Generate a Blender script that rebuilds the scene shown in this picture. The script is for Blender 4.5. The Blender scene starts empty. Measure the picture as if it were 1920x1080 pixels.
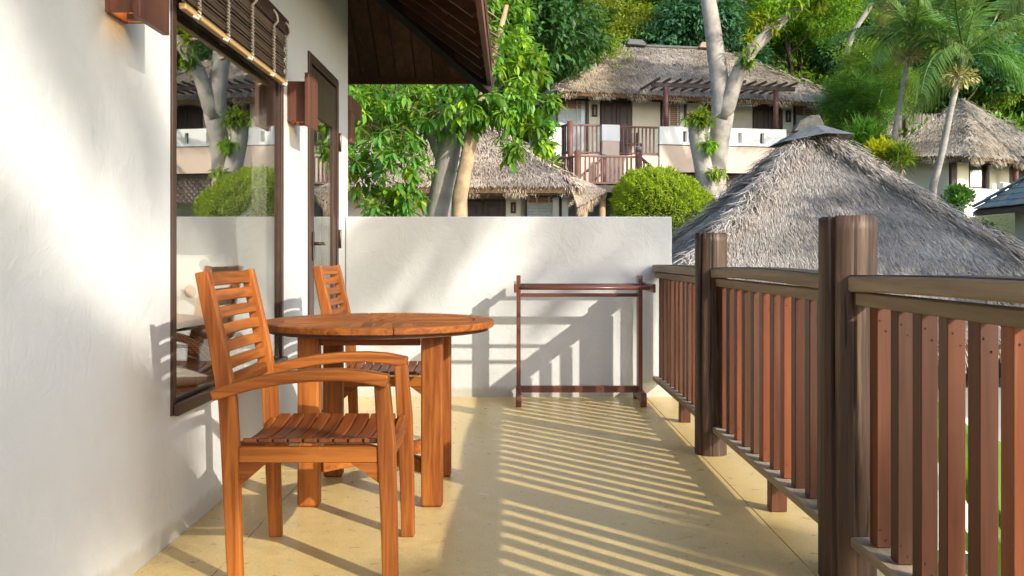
import bpy, bmesh, math, random
import numpy as np
from mathutils import Vector, Matrix
R = math.radians
rng = np.random.default_rng(7)
random.seed(7)
sc = bpy.context.scene
col = sc.collection

# ---------------------------------------------------------------- camera, sky, sun, exposure
cam_d = bpy.data.cameras.new("camera")
cam_d.sensor_width = 36.0
cam_d.lens = 1700.0 / 1920.0 * 36.0
cam_d.shift_y = -58.0 / 1920.0
cam_d.clip_start = 0.05
cam_d.clip_end = 900.0
cam = bpy.data.objects.new("camera", cam_d)
cam.location = (0, 0, 1.0)
cam.rotation_euler = (R(90), 0, 0)
col.objects.link(cam)
sc.camera = cam

SUN_DIR = Vector((1.0, -1.0, 0.76)).normalized()      # from the scene towards the sun
world = bpy.data.worlds.new("World")
sc.world = world
world.use_nodes = True
wn = world.node_tree
wn.nodes.clear()
sky = wn.nodes.new("ShaderNodeTexSky")
sky.sky_type = 'NISHITA'
sky.sun_disc = False
sky.sun_elevation = R(28)
sky.sun_rotation = R(135)
sky.air_density = 1.0
sky.dust_density = 1.5
sky.ozone_density = 1.0
bgn = wn.nodes.new("ShaderNodeBackground")
bgn.inputs['Strength'].default_value = 0.15
wo = wn.nodes.new("ShaderNodeOutputWorld")
wn.links.new(sky.outputs[0], bgn.inputs[0])
wn.links.new(bgn.outputs[0], wo.inputs[0])
sun_d = bpy.data.lights.new("sun", 'SUN')
sun_d.energy = 2.2
sun_d.angle = R(0.6)
sun_d.color = (1.0, 0.925, 0.80)
sun = bpy.data.objects.new("sun", sun_d)
sun.rotation_euler = SUN_DIR.to_track_quat('Z', 'Y').to_euler()
sun.location = (12, -12, 14)
col.objects.link(sun)
sc.view_settings.view_transform = 'Standard'
sc.view_settings.look = 'None'
sc.view_settings.gamma = 1.0
sc.view_settings.use_curve_mapping = False
sc.view_settings.exposure = 1.30
sc.cycles.max_bounces = 8
sc.cycles.transparent_max_bounces = 12
sc.cycles.caustics_reflective = False
sc.cycles.caustics_refractive = False

# ---------------------------------------------------------------- helpers: objects
def tag(o, label=None, cat=None, group=None, kind=None):
    if label: o['label'] = label
    if cat: o['category'] = cat
    if group: o['group'] = group
    if kind: o['kind'] = kind
    return o

def thing(name, label, cat, loc=(0, 0, 0), rotz=0.0, group=None):
    o = bpy.data.objects.new(name, None)
    o.empty_display_size = 0.1
    o.location = loc
    o.rotation_euler = (0, 0, rotz)
    col.objects.link(o)
    return tag(o, label, cat, group)

def kids(o):
    return [c for c in col.objects if c.parent == o]

def copy_tree(o, parent=None):
    c = o.copy()
    col.objects.link(c)
    c.parent = parent
    for ch in list(o.children):
        copy_tree(ch, c)
    return c

def link_mesh(name, me, mat, parent=None, kind=None):
    o = bpy.data.objects.new(name, me)
    if mat is not None and len(me.materials) == 0:
        me.materials.append(mat)
    col.objects.link(o)
    if parent is not None: o.parent = parent
    if kind: o['kind'] = kind
    return o

def inst(name, src, parent=None, loc=(0, 0, 0), rot=(0, 0, 0), scale=(1, 1, 1), mat=None):
    o = bpy.data.objects.new(name, src.data if hasattr(src, 'data') else src)
    o.location = loc; o.rotation_euler = rot; o.scale = scale
    col.objects.link(o)
    if parent is not None: o.parent = parent
    if mat is not None:
        o.material_slots[0].link = 'OBJECT'
        o.material_slots[0].material = mat
    return o

class MB:
    """collects solid shapes, then becomes ONE mesh"""
    def __init__(s): s.v = []; s.f = []; s.smooth = []
    def add(s, vs, fs, smooth=False):
        b = len(s.v)
        s.v += [tuple(p) for p in vs]
        s.f += [tuple(i + b for i in f) for f in fs]
        s.smooth += [smooth] * len(fs)
        return s
    def hexa(s, p):
        return s.add(p, [(0, 3, 2, 1), (4, 5, 6, 7), (0, 1, 5, 4), (1, 2, 6, 5), (2, 3, 7, 6), (3, 0, 4, 7)])
    def box(s, x0, x1, y0, y1, z0, z1):
        return s.hexa([(x0, y0, z0), (x1, y0, z0), (x1, y1, z0), (x0, y1, z0), (x0, y0, z1), (x1, y0, z1), (x1, y1, z1), (x0, y1, z1)])
    def obox(s, c, ax, ay, az):
        c = Vector(c); ax = Vector(ax) / 2; ay = Vector(ay) / 2; az = Vector(az) / 2
        q = []
        for k in (-1, 1):
            for i, j in ((-1, -1), (1, -1), (1, 1), (-1, 1)):
                q.append(c + ax * i + ay * j + az * k)
        return s.hexa(q)
    def beam(s, a, b, w, h, up=(0, 0, 1)):
        a = Vector(a); b = Vector(b); t = (b - a); L = t.length; t.normalize()
        u = Vector(up); sd = t.cross(u).normalized(); u2 = sd.cross(t).normalized()
        return s.obox((a + b) / 2, t * L, sd * w, u2 * h)
    def sweep(s, pts, A, wa, wb, smooth=False):
        """rectangular section along a polyline; A is the fixed width axis"""
        A = Vector(A).normalized(); n = len(pts); P = [Vector(p) for p in pts]
        wa = [wa] * n if not hasattr(wa, '__len__') else wa
        wb = [wb] * n if not hasattr(wb, '__len__') else wb
        vs = []
        for i, p in enumerate(P):
            t = (P[min(i + 1, n - 1)] - P[max(i - 1, 0)]).normalized()
            B = t.cross(A).normalized()
            for sa, sb in ((-1, -1), (1, -1), (1, 1), (-1, 1)):
                vs.append(p + A * (sa * wa[i] / 2) + B * (sb * wb[i] / 2))
        fs = [(3, 2, 1, 0), tuple(4 * (n - 1) + k for k in range(4))]
        for i in range(n - 1):
            for k in range(4):
                a = 4 * i + k; b = 4 * i + (k + 1) % 4
                fs.append((a, b, b + 4, a + 4))
        return s.add(vs, fs, smooth)
    def prism(s, poly, z0, z1):
        n = len(poly)
        vs = [(p[0], p[1], z0) for p in poly] + [(p[0], p[1], z1) for p in poly]
        fs = [tuple(range(n - 1, -1, -1)), tuple(range(n, 2 * n))] + [(i, (i + 1) % n, n + (i + 1) % n, n + i) for i in range(n)]
        return s.add(vs, fs)
    def tube(s, pts, rad, seg=10, smooth=True, wob=0.0, sd=0):
        P = [Vector(p) for p in pts]; n = len(P)
        rad = [rad] * n if not hasattr(rad, '__len__') else rad
        rr = random.Random(sd)
        ref = Vector((0, 0, 1)) if abs((P[-1] - P[0]).normalized().z) < 0.9 else Vector((1, 0, 0))
        vs = []; ph = [rr.random() * 6.28 for _ in range(6)]
        for i, p in enumerate(P):
            t = (P[min(i + 1, n - 1)] - P[max(i - 1, 0)]).normalized()
            a = t.cross(ref).normalized(); b = t.cross(a).normalized()
            for k in range(seg):
                an = 2 * math.pi * k / seg
                r = rad[i] * (1 + wob * (math.sin(2 * an + ph[0] + i * .35) + .7 * math.sin(3 * an + ph[1] - i * .5) + .5 * math.sin(5 * an + ph[2] + i * .9)))
                vs.append(p + (a * math.cos(an) + b * math.sin(an)) * r)
        fs = []
        for i in range(n - 1):
            for k in range(seg):
                k2 = (k + 1) % seg
                fs.append((i * seg + k, (i + 1) * seg + k, (i + 1) * seg + k2, i * seg + k2))
        s.add(vs, fs, smooth)
        b0 = len(s.v) - len(vs)
        s.f.append(tuple(b0 + k for k in range(seg))); s.smooth.append(False)
        s.f.append(tuple(b0 + (n - 1) * seg + seg - 1 - k for k in range(seg))); s.smooth.append(False)
        return s
    def grid(s, fn, nu, nv, smooth=True):
        vs = [fn(i / nu, j / nv) for j in range(nv + 1) for i in range(nu + 1)]
        fs = [(j * (nu + 1) + i, j * (nu + 1) + i + 1, (j + 1) * (nu + 1) + i + 1, (j + 1) * (nu + 1) + i) for j in range(nv) for i in range(nu)]
        return s.add(vs, fs, smooth)
    def mesh(s, name, bevel=0.0, seg=1):
        me = bpy.data.meshes.new(name)
        me.from_pydata([tuple(p) for p in s.v], [], s.f)
        for p, sm in zip(me.polygons, s.smooth): p.use_smooth = sm
        bm = bmesh.new(); bm.from_mesh(me)
        bmesh.ops.recalc_face_normals(bm, faces=bm.faces)
        if bevel > 0:
            es = [e for e in bm.edges if len(e.link_faces) == 2 and e.calc_face_angle(0) > 0.5]
            bmesh.ops.bevel(bm, geom=es, offset=bevel, segments=seg, affect='EDGES', profile=0.5, clamp_overlap=True)
        bm.to_mesh(me); bm.free()
        return me
    def build(s, name, mat, parent=None, bevel=0.0, seg=1, kind=None):
        return link_mesh(name, s.mesh(name, bevel, seg), mat, parent, kind)

def mass_mesh(name, TV, TF, Rm, T, C, smooth=False):
    """many copies of a small template (leaves, straw) joined into one mesh, each copy with its own colour"""
    TV = np.asarray(TV, dtype=np.float64); TF = np.asarray(TF, dtype=np.int64)
    N = len(T); nv = len(TV); nf, k = TF.shape
    V = np.einsum('nij,vj->nvi', Rm, TV) + T[:, None, :]
    F = (TF[None] + (np.arange(N) * nv)[:, None, None]).reshape(-1)
    me = bpy.data.meshes.new(name)
    me.vertices.add(N * nv); me.vertices.foreach_set('co', V.reshape(-1).astype(np.float32))
    me.loops.add(N * nf * k); me.loops.foreach_set('vertex_index', F.astype(np.int32))
    me.polygons.add(N * nf)
    me.polygons.foreach_set('loop_start', (np.arange(N * nf) * k).astype(np.int32))
    try: me.polygons.foreach_set('loop_total', np.full(N * nf, k, dtype=np.int32))
    except Exception: pass
    me.polygons.foreach_set('use_smooth', np.full(N * nf, smooth, dtype=bool))
    me.update(calc_edges=True)
    ca = me.color_attributes.new('Col', 'FLOAT_COLOR', 'POINT')
    cc = np.ones((N, nv, 4), dtype=np.float32); cc[:, :, :3] = np.asarray(C)[:, None, :]
    ca.data.foreach_set('color', cc.reshape(-1))
    return me

def nrm(a):
    return a / np.maximum(np.linalg.norm(a, axis=-1, keepdims=True), 1e-9)

def frames(Y, Z, sx=1.0, sy=1.0, sz=1.0):
    """rotation matrices whose y axis is Y and whose z axis is near Z, columns scaled"""
    Y = nrm(Y); X = nrm(np.cross(Y, Z)); Z2 = np.cross(X, Y)
    M = np.stack([X, Y, Z2], axis=-1)
    S = np.stack([np.broadcast_to(sx, len(Y)), np.broadcast_to(sy, len(Y)), np.broadcast_to(sz, len(Y))], axis=-1)
    return M * S[:, None, :]

# ---------------------------------------------------------------- helpers: materials
MATS = {}
def new_mat(name):
    m = bpy.data.materials.new(name); m.use_nodes = True
    nt = m.node_tree; nt.nodes.clear()
    out = nt.nodes.new('ShaderNodeOutputMaterial')
    bs = nt.nodes.new('ShaderNodeBsdfPrincipled')
    nt.links.new(bs.outputs[0], out.inputs[0])
    MATS[name] = m
    return m, nt, bs, out

def nd(nt, t, **kw):
    n = nt.nodes.new(t)
    for k, v in kw.items():
        if k.startswith('i_'):
            n.inputs[int(k[2:]) if k[2:].isdigit() else k[2:].replace('_', ' ')].default_value = v
        else: setattr(n, k, v)
    return n

def ramp(nt, fac, stops):
    r = nd(nt, 'ShaderNodeValToRGB')
    e = r.color_ramp.elements
    while len(e) < len(stops): e.new(0.5)
    for el, (p, c) in zip(e, stops):
        el.position = p; el.color = (c[0], c[1], c[2], 1)
    nt.links.new(fac, r.inputs[0])
    return r

def coords(nt, scale=(1, 1, 1), kind='Object'):
    tc = nd(nt, 'ShaderNodeTexCoord'); mp = nd(nt, 'ShaderNodeMapping')
    mp.inputs['Scale'].default_value = scale
    nt.links.new(tc.outputs[kind], mp.inputs[0])
    return mp.outputs[0]

def wood(name, c_dark, c_mid, c_light, axis='x', scale=1.0, rough=0.45, bump=0.25, spec=0.4, coat=0.0, vary=0.18, grain=1.0):
    m, nt, bs, out = new_mat(name)
    s = {'x': (1.2, 22, 22), 'y': (22, 1.2, 22), 'z': (22, 22, 1.2)}[axis]
    co = coords(nt, tuple(v * scale for v in s))
    oi = nd(nt, 'ShaderNodeObjectInfo')
    ad = nd(nt, 'ShaderNodeVectorMath', operation='MULTIPLY_ADD')
    nt.links.new(co, ad.inputs[0]); ad.inputs[1].default_value = (1, 1, 1)
    sc_ = nd(nt, 'ShaderNodeMath', operation='MULTIPLY', i_1=37.0); nt.links.new(oi.outputs['Random'], sc_.inputs[0])
    cb = nd(nt, 'ShaderNodeCombineXYZ')
    for i in range(3): nt.links.new(sc_.outputs[0], cb.inputs[i])
    nt.links.new(cb.outputs[0], ad.inputs[2])
    n1 = nd(nt, 'ShaderNodeTexNoise', i_Scale=1.0, i_Detail=8.0, i_Roughness=0.62, i_Distortion=0.6)
    nt.links.new(ad.outputs[0], n1.inputs['Vector'])
    n2 = nd(nt, 'ShaderNodeTexNoise', i_Scale=0.22, i_Detail=3.0, i_Roughness=0.5, i_Distortion=0.3)
    nt.links.new(ad.outputs[0], n2.inputs['Vector'])
    mx = nd(nt, 'ShaderNodeMath', operation='MULTIPLY_ADD', i_1=0.6 * grain); nt.links.new(n1.outputs[0], mx.inputs[0])
    m2 = nd(nt, 'ShaderNodeMath', operation='MULTIPLY', i_1=0.4); nt.links.new(n2.outputs[0], m2.inputs[0])
    nt.links.new(m2.outputs[0], mx.inputs[2])
    rp = ramp(nt, mx.outputs[0], [(0.3, c_dark), (0.5, c_mid), (0.68, c_light)])
    hv = nd(nt, 'ShaderNodeHueSaturation'); nt.links.new(rp.outputs[0], hv.inputs['Color'])
    mr = nd(nt, 'ShaderNodeMapRange'); mr.inputs[3].default_value = 1 - vary; mr.inputs[4].default_value = 1 + vary
    nt.links.new(oi.outputs['Random'], mr.inputs[0]); nt.links.new(mr.outputs[0], hv.inputs['Value'])
    nt.links.new(hv.outputs[0], bs.inputs['Base Color'])
    rr = nd(nt, 'ShaderNodeMapRange'); rr.inputs[3].default_value = rough - 0.1; rr.inputs[4].default_value = rough + 0.15
    nt.links.new(n1.outputs[0], rr.inputs[0]); nt.links.new(rr.outputs[0], bs.inputs['Roughness'])
    bp = nd(nt, 'ShaderNodeBump', i_Strength=bump, i_Distance=0.004)
    nt.links.new(n1.outputs[0], bp.inputs['Height']); nt.links.new(bp.outputs[0], bs.inputs['Normal'])
    bs.inputs['Specular IOR Level'].default_value = spec
    bs.inputs['Coat Weight'].default_value = coat
    bs.inputs['Coat Roughness'].default_value = 0.25
    return m

def plaster(name, c, bump=0.25, rough=0.85, stain=0.08, scale=1.0, trowel=0.0):
    m, nt, bs, out = new_mat(name)
    co = coords(nt)
    n1 = nd(nt, 'ShaderNodeTexNoise', i_Scale=1.3 * scale, i_Detail=6.0, i_Roughness=0.6)
    n2 = nd(nt, 'ShaderNodeTexNoise', i_Scale=60.0 * scale, i_Detail=5.0, i_Roughness=0.7)
    n3 = nd(nt, 'ShaderNodeTexNoise', i_Scale=7.0 * scale, i_Detail=6.0, i_Roughness=0.65, i_Distortion=1.5)
    for n in (n1, n2, n3): nt.links.new(co, n.inputs['Vector'])
    d = tuple(v * (1 - stain * 2) for v in c); l = tuple(min(0.95, v * (1 + stain * .5)) for v in c)
    rp = ramp(nt, n1.outputs[0], [(0.3, d), (0.52, c), (0.7, l)])
    nt.links.new(rp.outputs[0], bs.inputs['Base Color'])
    bs.inputs['Roughness'].default_value = rough
    b1 = nd(nt, 'ShaderNodeBump', i_Strength=bump, i_Distance=0.003); nt.links.new(n2.outputs[0], b1.inputs['Height'])
    b2 = nd(nt, 'ShaderNodeBump', i_Strength=0.25 + trowel, i_Distance=0.012)
    nt.links.new(n3.outputs[0], b2.inputs['Height']); nt.links.new(b1.outputs[0], b2.inputs['Normal'])
    nt.links.new(b2.outputs[0], bs.inputs['Normal'])
    return m

def plain(name, c, rough=0.6, metal=0.0, noise=0.12, nscale=8.0, spec=0.4, bump=0.0):
    m, nt, bs, out = new_mat(name)
    co = coords(nt)
    n1 = nd(nt, 'ShaderNodeTexNoise', i_Scale=nscale, i_Detail=5.0, i_Roughness=0.6); nt.links.new(co, n1.inputs['Vector'])
    rp = ramp(nt, n1.outputs[0], [(0.3, tuple(v * (1 - noise) for v in c)), (0.7, tuple(min(1, v * (1 + noise)) for v in c))])
    nt.links.new(rp.outputs[0], bs.inputs['Base Color'])
    bs.inputs['Roughness'].default_value = rough; bs.inputs['Metallic'].default_value = metal
    bs.inputs['Specular IOR Level'].default_value = spec
    if bump:
        b1 = nd(nt, 'ShaderNodeBump', i_Strength=bump, i_Distance=0.01); nt.links.new(n1.outputs[0], b1.inputs['Height']); nt.links.new(b1.outputs[0], bs.inputs['Normal'])
    return m

def leafmat(name, c, trans=0.35, rough=0.45, vary=0.25, hue=0.03):
    """Col attribute = per-leaf tint; object random shifts each plant a little"""
    m, nt, bs, out = new_mat(name)
    at = nd(nt, 'ShaderNodeAttribute', attribute_name='Col')
    mx = nd(nt, 'ShaderNodeMix', data_type='RGBA', blend_type='MULTIPLY'); mx.inputs[0].default_value = 1.0
    mx.inputs[6].default_value = (c[0], c[1], c[2], 1); nt.links.new(at.outputs['Color'], mx.inputs[7])
    oi = nd(nt, 'ShaderNodeObjectInfo')
    hv = nd(nt, 'ShaderNodeHueSaturation'); nt.links.new(mx.outputs[2], hv.inputs['Color'])
    mr = nd(nt, 'ShaderNodeMapRange'); mr.inputs[3].default_value = 1 - vary; mr.inputs[4].default_value = 1 + vary
    nt.links.new(oi.outputs['Random'], mr.inputs[0]); nt.links.new(mr.outputs[0], hv.inputs['Value'])
    m2 = nd(nt, 'ShaderNodeMath', operation='MULTIPLY', i_1=7.13); nt.links.new(oi.outputs['Random'], m2.inputs[0])
    m3 = nd(nt, 'ShaderNodeMath', operation='FRACT'); nt.links.new(m2.outputs[0], m3.inputs[0])
    mh = nd(nt, 'ShaderNodeMapRange'); mh.inputs[3].default_value = 0.5 - hue; mh.inputs[4].default_value = 0.5 + hue
    nt.links.new(m3.outputs[0], mh.inputs[0]); nt.links.new(mh.outputs[0], hv.inputs['Hue'])
    nt.links.new(hv.outputs[0], bs.inputs['Base Color'])
    bs.inputs['Roughness'].default_value = rough
    bs.inputs['Specular IOR Level'].default_value = 0.35
    tr = nd(nt, 'ShaderNodeBsdfTranslucent')
    ty = nd(nt, 'ShaderNodeMix', data_type='RGBA', blend_type='MULTIPLY'); ty.inputs[0].default_value = 1.0
    ty.inputs[7].default_value = (1.35, 1.25, 0.45, 1); nt.links.new(hv.outputs[0], ty.inputs[6])
    nt.links.new(ty.outputs[2], tr.inputs[0])
    ms = nd(nt, 'ShaderNodeMixShader', i_0=trans)
    nt.links.new(bs.outputs[0], ms.inputs[1]); nt.links.new(tr.outputs[0], ms.inputs[2])
    nt.links.new(ms.outputs[0], out.inputs[0])
    return m

def strawmat(name, c):
    m, nt, bs, out = new_mat(name)
    at = nd(nt, 'ShaderNodeAttribute', attribute_name='Col')
    mx = nd(nt, 'ShaderNodeMix', data_type='RGBA', blend_type='MULTIPLY'); mx.inputs[0].default_value = 1.0
    mx.inputs[6].default_value = (c[0], c[1], c[2], 1); nt.links.new(at.outputs['Color'], mx.inputs[7])
    nt.links.new(mx.outputs[2], bs.inputs['Base Color'])
    bs.inputs['Roughness'].default_value = 0.75; bs.inputs['Specular IOR Level'].default_value = 0.25
    return m

# colours
TEAK = ((0.055, 0.013, 0.003), (0.195, 0.052, 0.009), (0.36, 0.118, 0.020))
M_teak = {a: wood('teak_' + a, *TEAK, axis=a, rough=0.50, coat=0.0, spec=0.28, bump=0.25, vary=0.22, grain=1.25, scale=1.9) for a in 'xyz'}
DK = ((0.045, 0.018, 0.011), (0.085, 0.034, 0.020), (0.13, 0.055, 0.032))
M_dark = {a: wood('dark_timber_' + a, *DK, axis=a, rough=0.42, bump=0.25, vary=0.15) for a in 'xyz'}
M_rack = {a: wood('rack_timber_' + a, (0.05, 0.015, 0.010), (0.11, 0.033, 0.02), (0.19, 0.06, 0.035), axis=a, rough=0.32, coat=0.3, bump=0.1) for a in 'xyz'}
M_frame = {a: wood('frame_timber_' + a, (0.025, 0.013, 0.009), (0.055, 0.027, 0.018), (0.09, 0.046, 0.03), axis=a, rough=0.38, bump=0.15) for a in 'xyz'}
M_seat = wood('seat_teak', (0.055, 0.014, 0.004), (0.15, 0.040, 0.009), (0.24, 0.075, 0.016), axis='y', rough=0.38, coat=0.1, bump=0.15, vary=0.22, scale=1.4)
M_slat = [wood('slat_plum', (0.038, 0.012, 0.006), (0.092, 0.029, 0.013), (0.160, 0.056, 0.025), axis='z', rough=0.42, bump=0.15, vary=0.2),
          wood('slat_brown', (0.045, 0.018, 0.009), (0.092, 0.037, 0.018), (0.14, 0.060, 0.030), axis='z', rough=0.45, bump=0.2, vary=0.2),
          wood('slat_orange', (0.11, 0.028, 0.012), (0.21, 0.058, 0.021), (0.31, 0.10, 0.038), axis='z', rough=0.4, bump=0.2, vary=0.12)]
M_rail = wood('weathered_rail', (0.12, 0.088, 0.052), (0.27, 0.21, 0.14), (0.42, 0.345, 0.24), axis='y', rough=0.6, bump=0.6, vary=0.08, grain=1.1)
M_railtop = wood('dark_rail_top', (0.025, 0.018, 0.016), (0.05, 0.034, 0.028), (0.09, 0.06, 0.045), axis='y', rough=0.4, bump=0.35, vary=0.05)
M_post = wood('old_log_post', (0.009, 0.005, 0.003), (0.034, 0.018, 0.011), (0.082, 0.046, 0.028), axis='z', rough=0.5, bump=1.0, vary=0.06, grain=1.35, scale=1.3)
def crack_up(m, c=(.012, .008, .006)):
    nt = m.node_tree; bs = [n for n in nt.nodes if n.type == 'BSDF_PRINCIPLED'][0]
    src = bs.inputs['Base Color'].links[0].from_socket
    co = coords(nt, (34, 34, 1.1)); n = nd(nt, 'ShaderNodeTexNoise', i_Scale=1.0, i_Detail=3.0, i_Roughness=.5, i_Distortion=.8); nt.links.new(co, n.inputs['Vector'])
    r = ramp(nt, n.outputs[0], [(.30, (0, 0, 0)), (.36, (1, 1, 1))]); mx = nd(nt, 'ShaderNodeMix', data_type='RGBA')
    mx.inputs[6].default_value = (*c, 1); nt.links.new(r.outputs[0], mx.inputs[0]); nt.links.new(src, mx.inputs[7]); nt.links.new(mx.outputs[2], bs.inputs['Base Color'])
    cw = coords(nt, (16, 16, .7)); n2 = nd(nt, 'ShaderNodeTexNoise', i_Scale=1.0, i_Detail=6.0, i_Roughness=.7, i_Distortion=.5); nt.links.new(cw, n2.inputs['Vector'])
    r2 = ramp(nt, n2.outputs[0], [(.56, (0, 0, 0)), (.68, (1, 1, 1))]); m5 = nd(nt, 'ShaderNodeMix', data_type='RGBA'); nt.links.new(r2.outputs[0], m5.inputs[0])
    nt.links.new(mx.outputs[2], m5.inputs[6]); m5.inputs[7].default_value = (.20, .135, .085, 1); nt.links.new(m5.outputs[2], bs.inputs['Base Color'])
    b0 = bs.inputs['Normal'].links[0].from_socket
    b = nd(nt, 'ShaderNodeBump', i_Strength=1.0, i_Distance=.006); nt.links.new(r.outputs[0], b.inputs['Height']); nt.links.new(b0, b.inputs['Normal']); nt.links.new(b.outputs[0], bs.inputs['Normal'])
crack_up(M_post)
M_wall = plaster('white_plaster', (0.60, 0.61, 0.60), bump=0.22, stain=0.035, trowel=0.2)
def grime(m):
    nt = m.node_tree; bs = [n for n in nt.nodes if n.type == 'BSDF_PRINCIPLED'][0]; src = bs.inputs['Base Color'].links[0].from_socket
    tc = nd(nt, 'ShaderNodeTexCoord'); sp = nd(nt, 'ShaderNodeSeparateXYZ'); nt.links.new(tc.outputs['Object'], sp.inputs[0])
    n = nd(nt, 'ShaderNodeTexNoise', i_Scale=9.0, i_Detail=6.0, i_Roughness=.7); nt.links.new(tc.outputs['Object'], n.inputs['Vector'])
    ma = nd(nt, 'ShaderNodeMath', operation='MULTIPLY_ADD', i_1=-.10); nt.links.new(n.outputs[0], ma.inputs[0]); nt.links.new(sp.outputs[2], ma.inputs[2])
    r = ramp(nt, ma.outputs[0], [(0.0, (.80, .76, .68)), (.035, (1, 1, 1))]); r.color_ramp.elements[0].position = 0.0
    # hairline cracks and small pits
    v = nd(nt, 'ShaderNodeTexVoronoi', feature='DISTANCE_TO_EDGE', i_Scale=.55); nz = nd(nt, 'ShaderNodeTexNoise', i_Scale=2.2, i_Detail=7.0, i_Roughness=.65)
    nt.links.new(tc.outputs['Object'], nz.inputs['Vector']); mxv = nd(nt, 'ShaderNodeMix', data_type='RGBA'); mxv.inputs[0].default_value = .42
    nt.links.new(tc.outputs['Object'], mxv.inputs[6]); nt.links.new(nz.outputs['Color'], mxv.inputs[7]); nt.links.new(mxv.outputs[2], v.inputs['Vector'])
    rc = ramp(nt, v.outputs['Distance'], [(0.0, (.93, .92, .90)), (.0028, (1, 1, 1))])
    cur = src
    for q in (r, rc):
        mx = nd(nt, 'ShaderNodeMix', data_type='RGBA', blend_type='MULTIPLY'); mx.inputs[0].default_value = 1.0
        nt.links.new(cur, mx.inputs[6]); nt.links.new(q.outputs[0], mx.inputs[7]); cur = mx.outputs[2]
    nt.links.new(cur, bs.inputs['Base Color'])
grime(M_wall)
M_white = plaster('white_paint', (0.84, 0.85, 0.84), bump=0.1, stain=0.04)
M_cream = plaster('cream_plaster', (0.72, 0.71, 0.60), bump=0.1, stain=0.06)
M_tan = plaster('tan_plaster', (0.70, 0.55, 0.45), bump=0.1, stain=0.06)
M_vdark = plain('villa_dark_timber', (0.055, 0.035, 0.032), rough=0.5, noise=0.25, nscale=4)
M_vred = plain('villa_redbrown_timber', (0.15, 0.070, 0.052), rough=0.5, noise=0.3, nscale=3)
M_vdoor = plain('villa_door_timber', (0.075, 0.055, 0.055), rough=0.5, noise=0.2, nscale=3)
M_metal = plain('bronze_metal', (0.11, 0.075, 0.055), rough=0.35, metal=0.9, noise=0.2)
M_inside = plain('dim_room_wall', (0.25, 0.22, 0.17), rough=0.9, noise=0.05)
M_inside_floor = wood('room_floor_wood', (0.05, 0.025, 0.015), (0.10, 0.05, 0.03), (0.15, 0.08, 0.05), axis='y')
# ================================================================ DECK
def terrazzo(name):
    m, nt, bs, out = new_mat(name)
    co = coords(nt)
    big = nd(nt, 'ShaderNodeTexNoise', i_Scale=.8, i_Detail=3.0, i_Roughness=0.5)
    mid = nd(nt, 'ShaderNodeTexNoise', i_Scale=14.0, i_Detail=5.0, i_Roughness=0.65)
    fine = nd(nt, 'ShaderNodeTexVoronoi', i_Scale=300.0)
    fine2 = nd(nt, 'ShaderNodeTexVoronoi', i_Scale=95.0)
    for n in (big, mid, fine, fine2): nt.links.new(co, n.inputs['Vector'])
    r1 = ramp(nt, big.outputs[0], [(0.3, (0.56, 0.415, 0.175)), (0.5, (0.61, 0.46, 0.20)), (0.72, (0.66, 0.505, 0.235))])
    r2 = ramp(nt, fine.outputs['Color'], [(0.12, (0.74, 0.70, 0.62)), (0.28, (0.96, 0.96, 0.96)), (0.8, (1.12, 1.12, 1.1))])
    r3 = ramp(nt, mid.outputs[0], [(0.35, (0.9, 0.9, 0.9)), (0.65, (1.07, 1.06, 1.04))])
    r4 = ramp(nt, fine2.outputs['Color'], [(0.03, (0.66, 0.58, 0.48)), (0.06, (1, 1, 1))])
    cur = r1.outputs[0]
    for r in (r2, r3):
        mx = nd(nt, 'ShaderNodeMix', data_type='RGBA', blend_type='MULTIPLY'); mx.inputs[0].default_value = 0.85
        nt.links.new(cur, mx.inputs[6]); nt.links.new(r.outputs[0], mx.inputs[7]); cur = mx.outputs[2]
    nt.links.new(cur, bs.inputs['Base Color'])
    rr = nd(nt, 'ShaderNodeMapRange'); rr.inputs[1].default_value = 0.3; rr.inputs[2].default_value = 0.7; rr.inputs[3].default_value = 0.24; rr.inputs[4].default_value = 0.46
    nt.links.new(mid.outputs[0], rr.inputs[0]); nt.links.new(rr.outputs[0], bs.inputs['Roughness'])
    b = nd(nt, 'ShaderNodeBump', i_Strength=0.12, i_Distance=0.002); nt.links.new(fine.outputs['Distance'], b.inputs['Height']); nt.links.new(b.outputs[0], bs.inputs['Normal'])
    bs.inputs['Specular IOR Level'].default_value = 0.5
    return m
M_floor = terrazzo('terrazzo')
M_joint = plain('dark_joint', (0.07, 0.05, 0.035), rough=0.9)
WX = -1.195
b = MB().box(WX - 0.1, 1.24, -4.0, 6.62, -0.30, -0.008)
deck = b.build('deck_floor', M_joint, None); tag(deck, kind='structure')
xs = [WX, -0.942, 0.955, 1.24]
yc = [[-4, -1.6, 0.35, 2.3, 4.25, 6.49], [-4, -2.6, 1.03, 4.68, 6.49], [-4, -2.6, 1.03, 4.68, 6.49]]
for c in range(3):
    for r in range(len(yc[c]) - 1):
        p = MB().box(xs[c] + .0015, xs[c + 1] - .0015, yc[c][r] + .0015, yc[c][r + 1] - .0015, -0.0075, 0.0)
        p.build('floor_panel', M_floor, deck, bevel=0.0012)
b = MB().box(WX - .05, 1.18, -3.9, 6.55, -2.9, -0.302)
ub = b.build('deck_base_wall', M_wall, None); tag(ub, kind='structure')

# ================================================================ END WALL
def rough_wall(name, x0, x1, y0, y1, z0, z1):
    mb = MB(); nx = int((x1 - x0) / .08); nz = int((z1 - z0) / .08)
    mb.box(x0, x1, y0, y1, z0, z1)
    return mb
end_wall = rough_wall('end_wall', WX + 0.004, 1.145, 6.49, 6.60, -0.28, 1.29).build('end_wall', M_wall, None, bevel=0.008, seg=2)
tag(end_wall, 'low white plastered wall closing the far end of the deck', 'wall')

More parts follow.
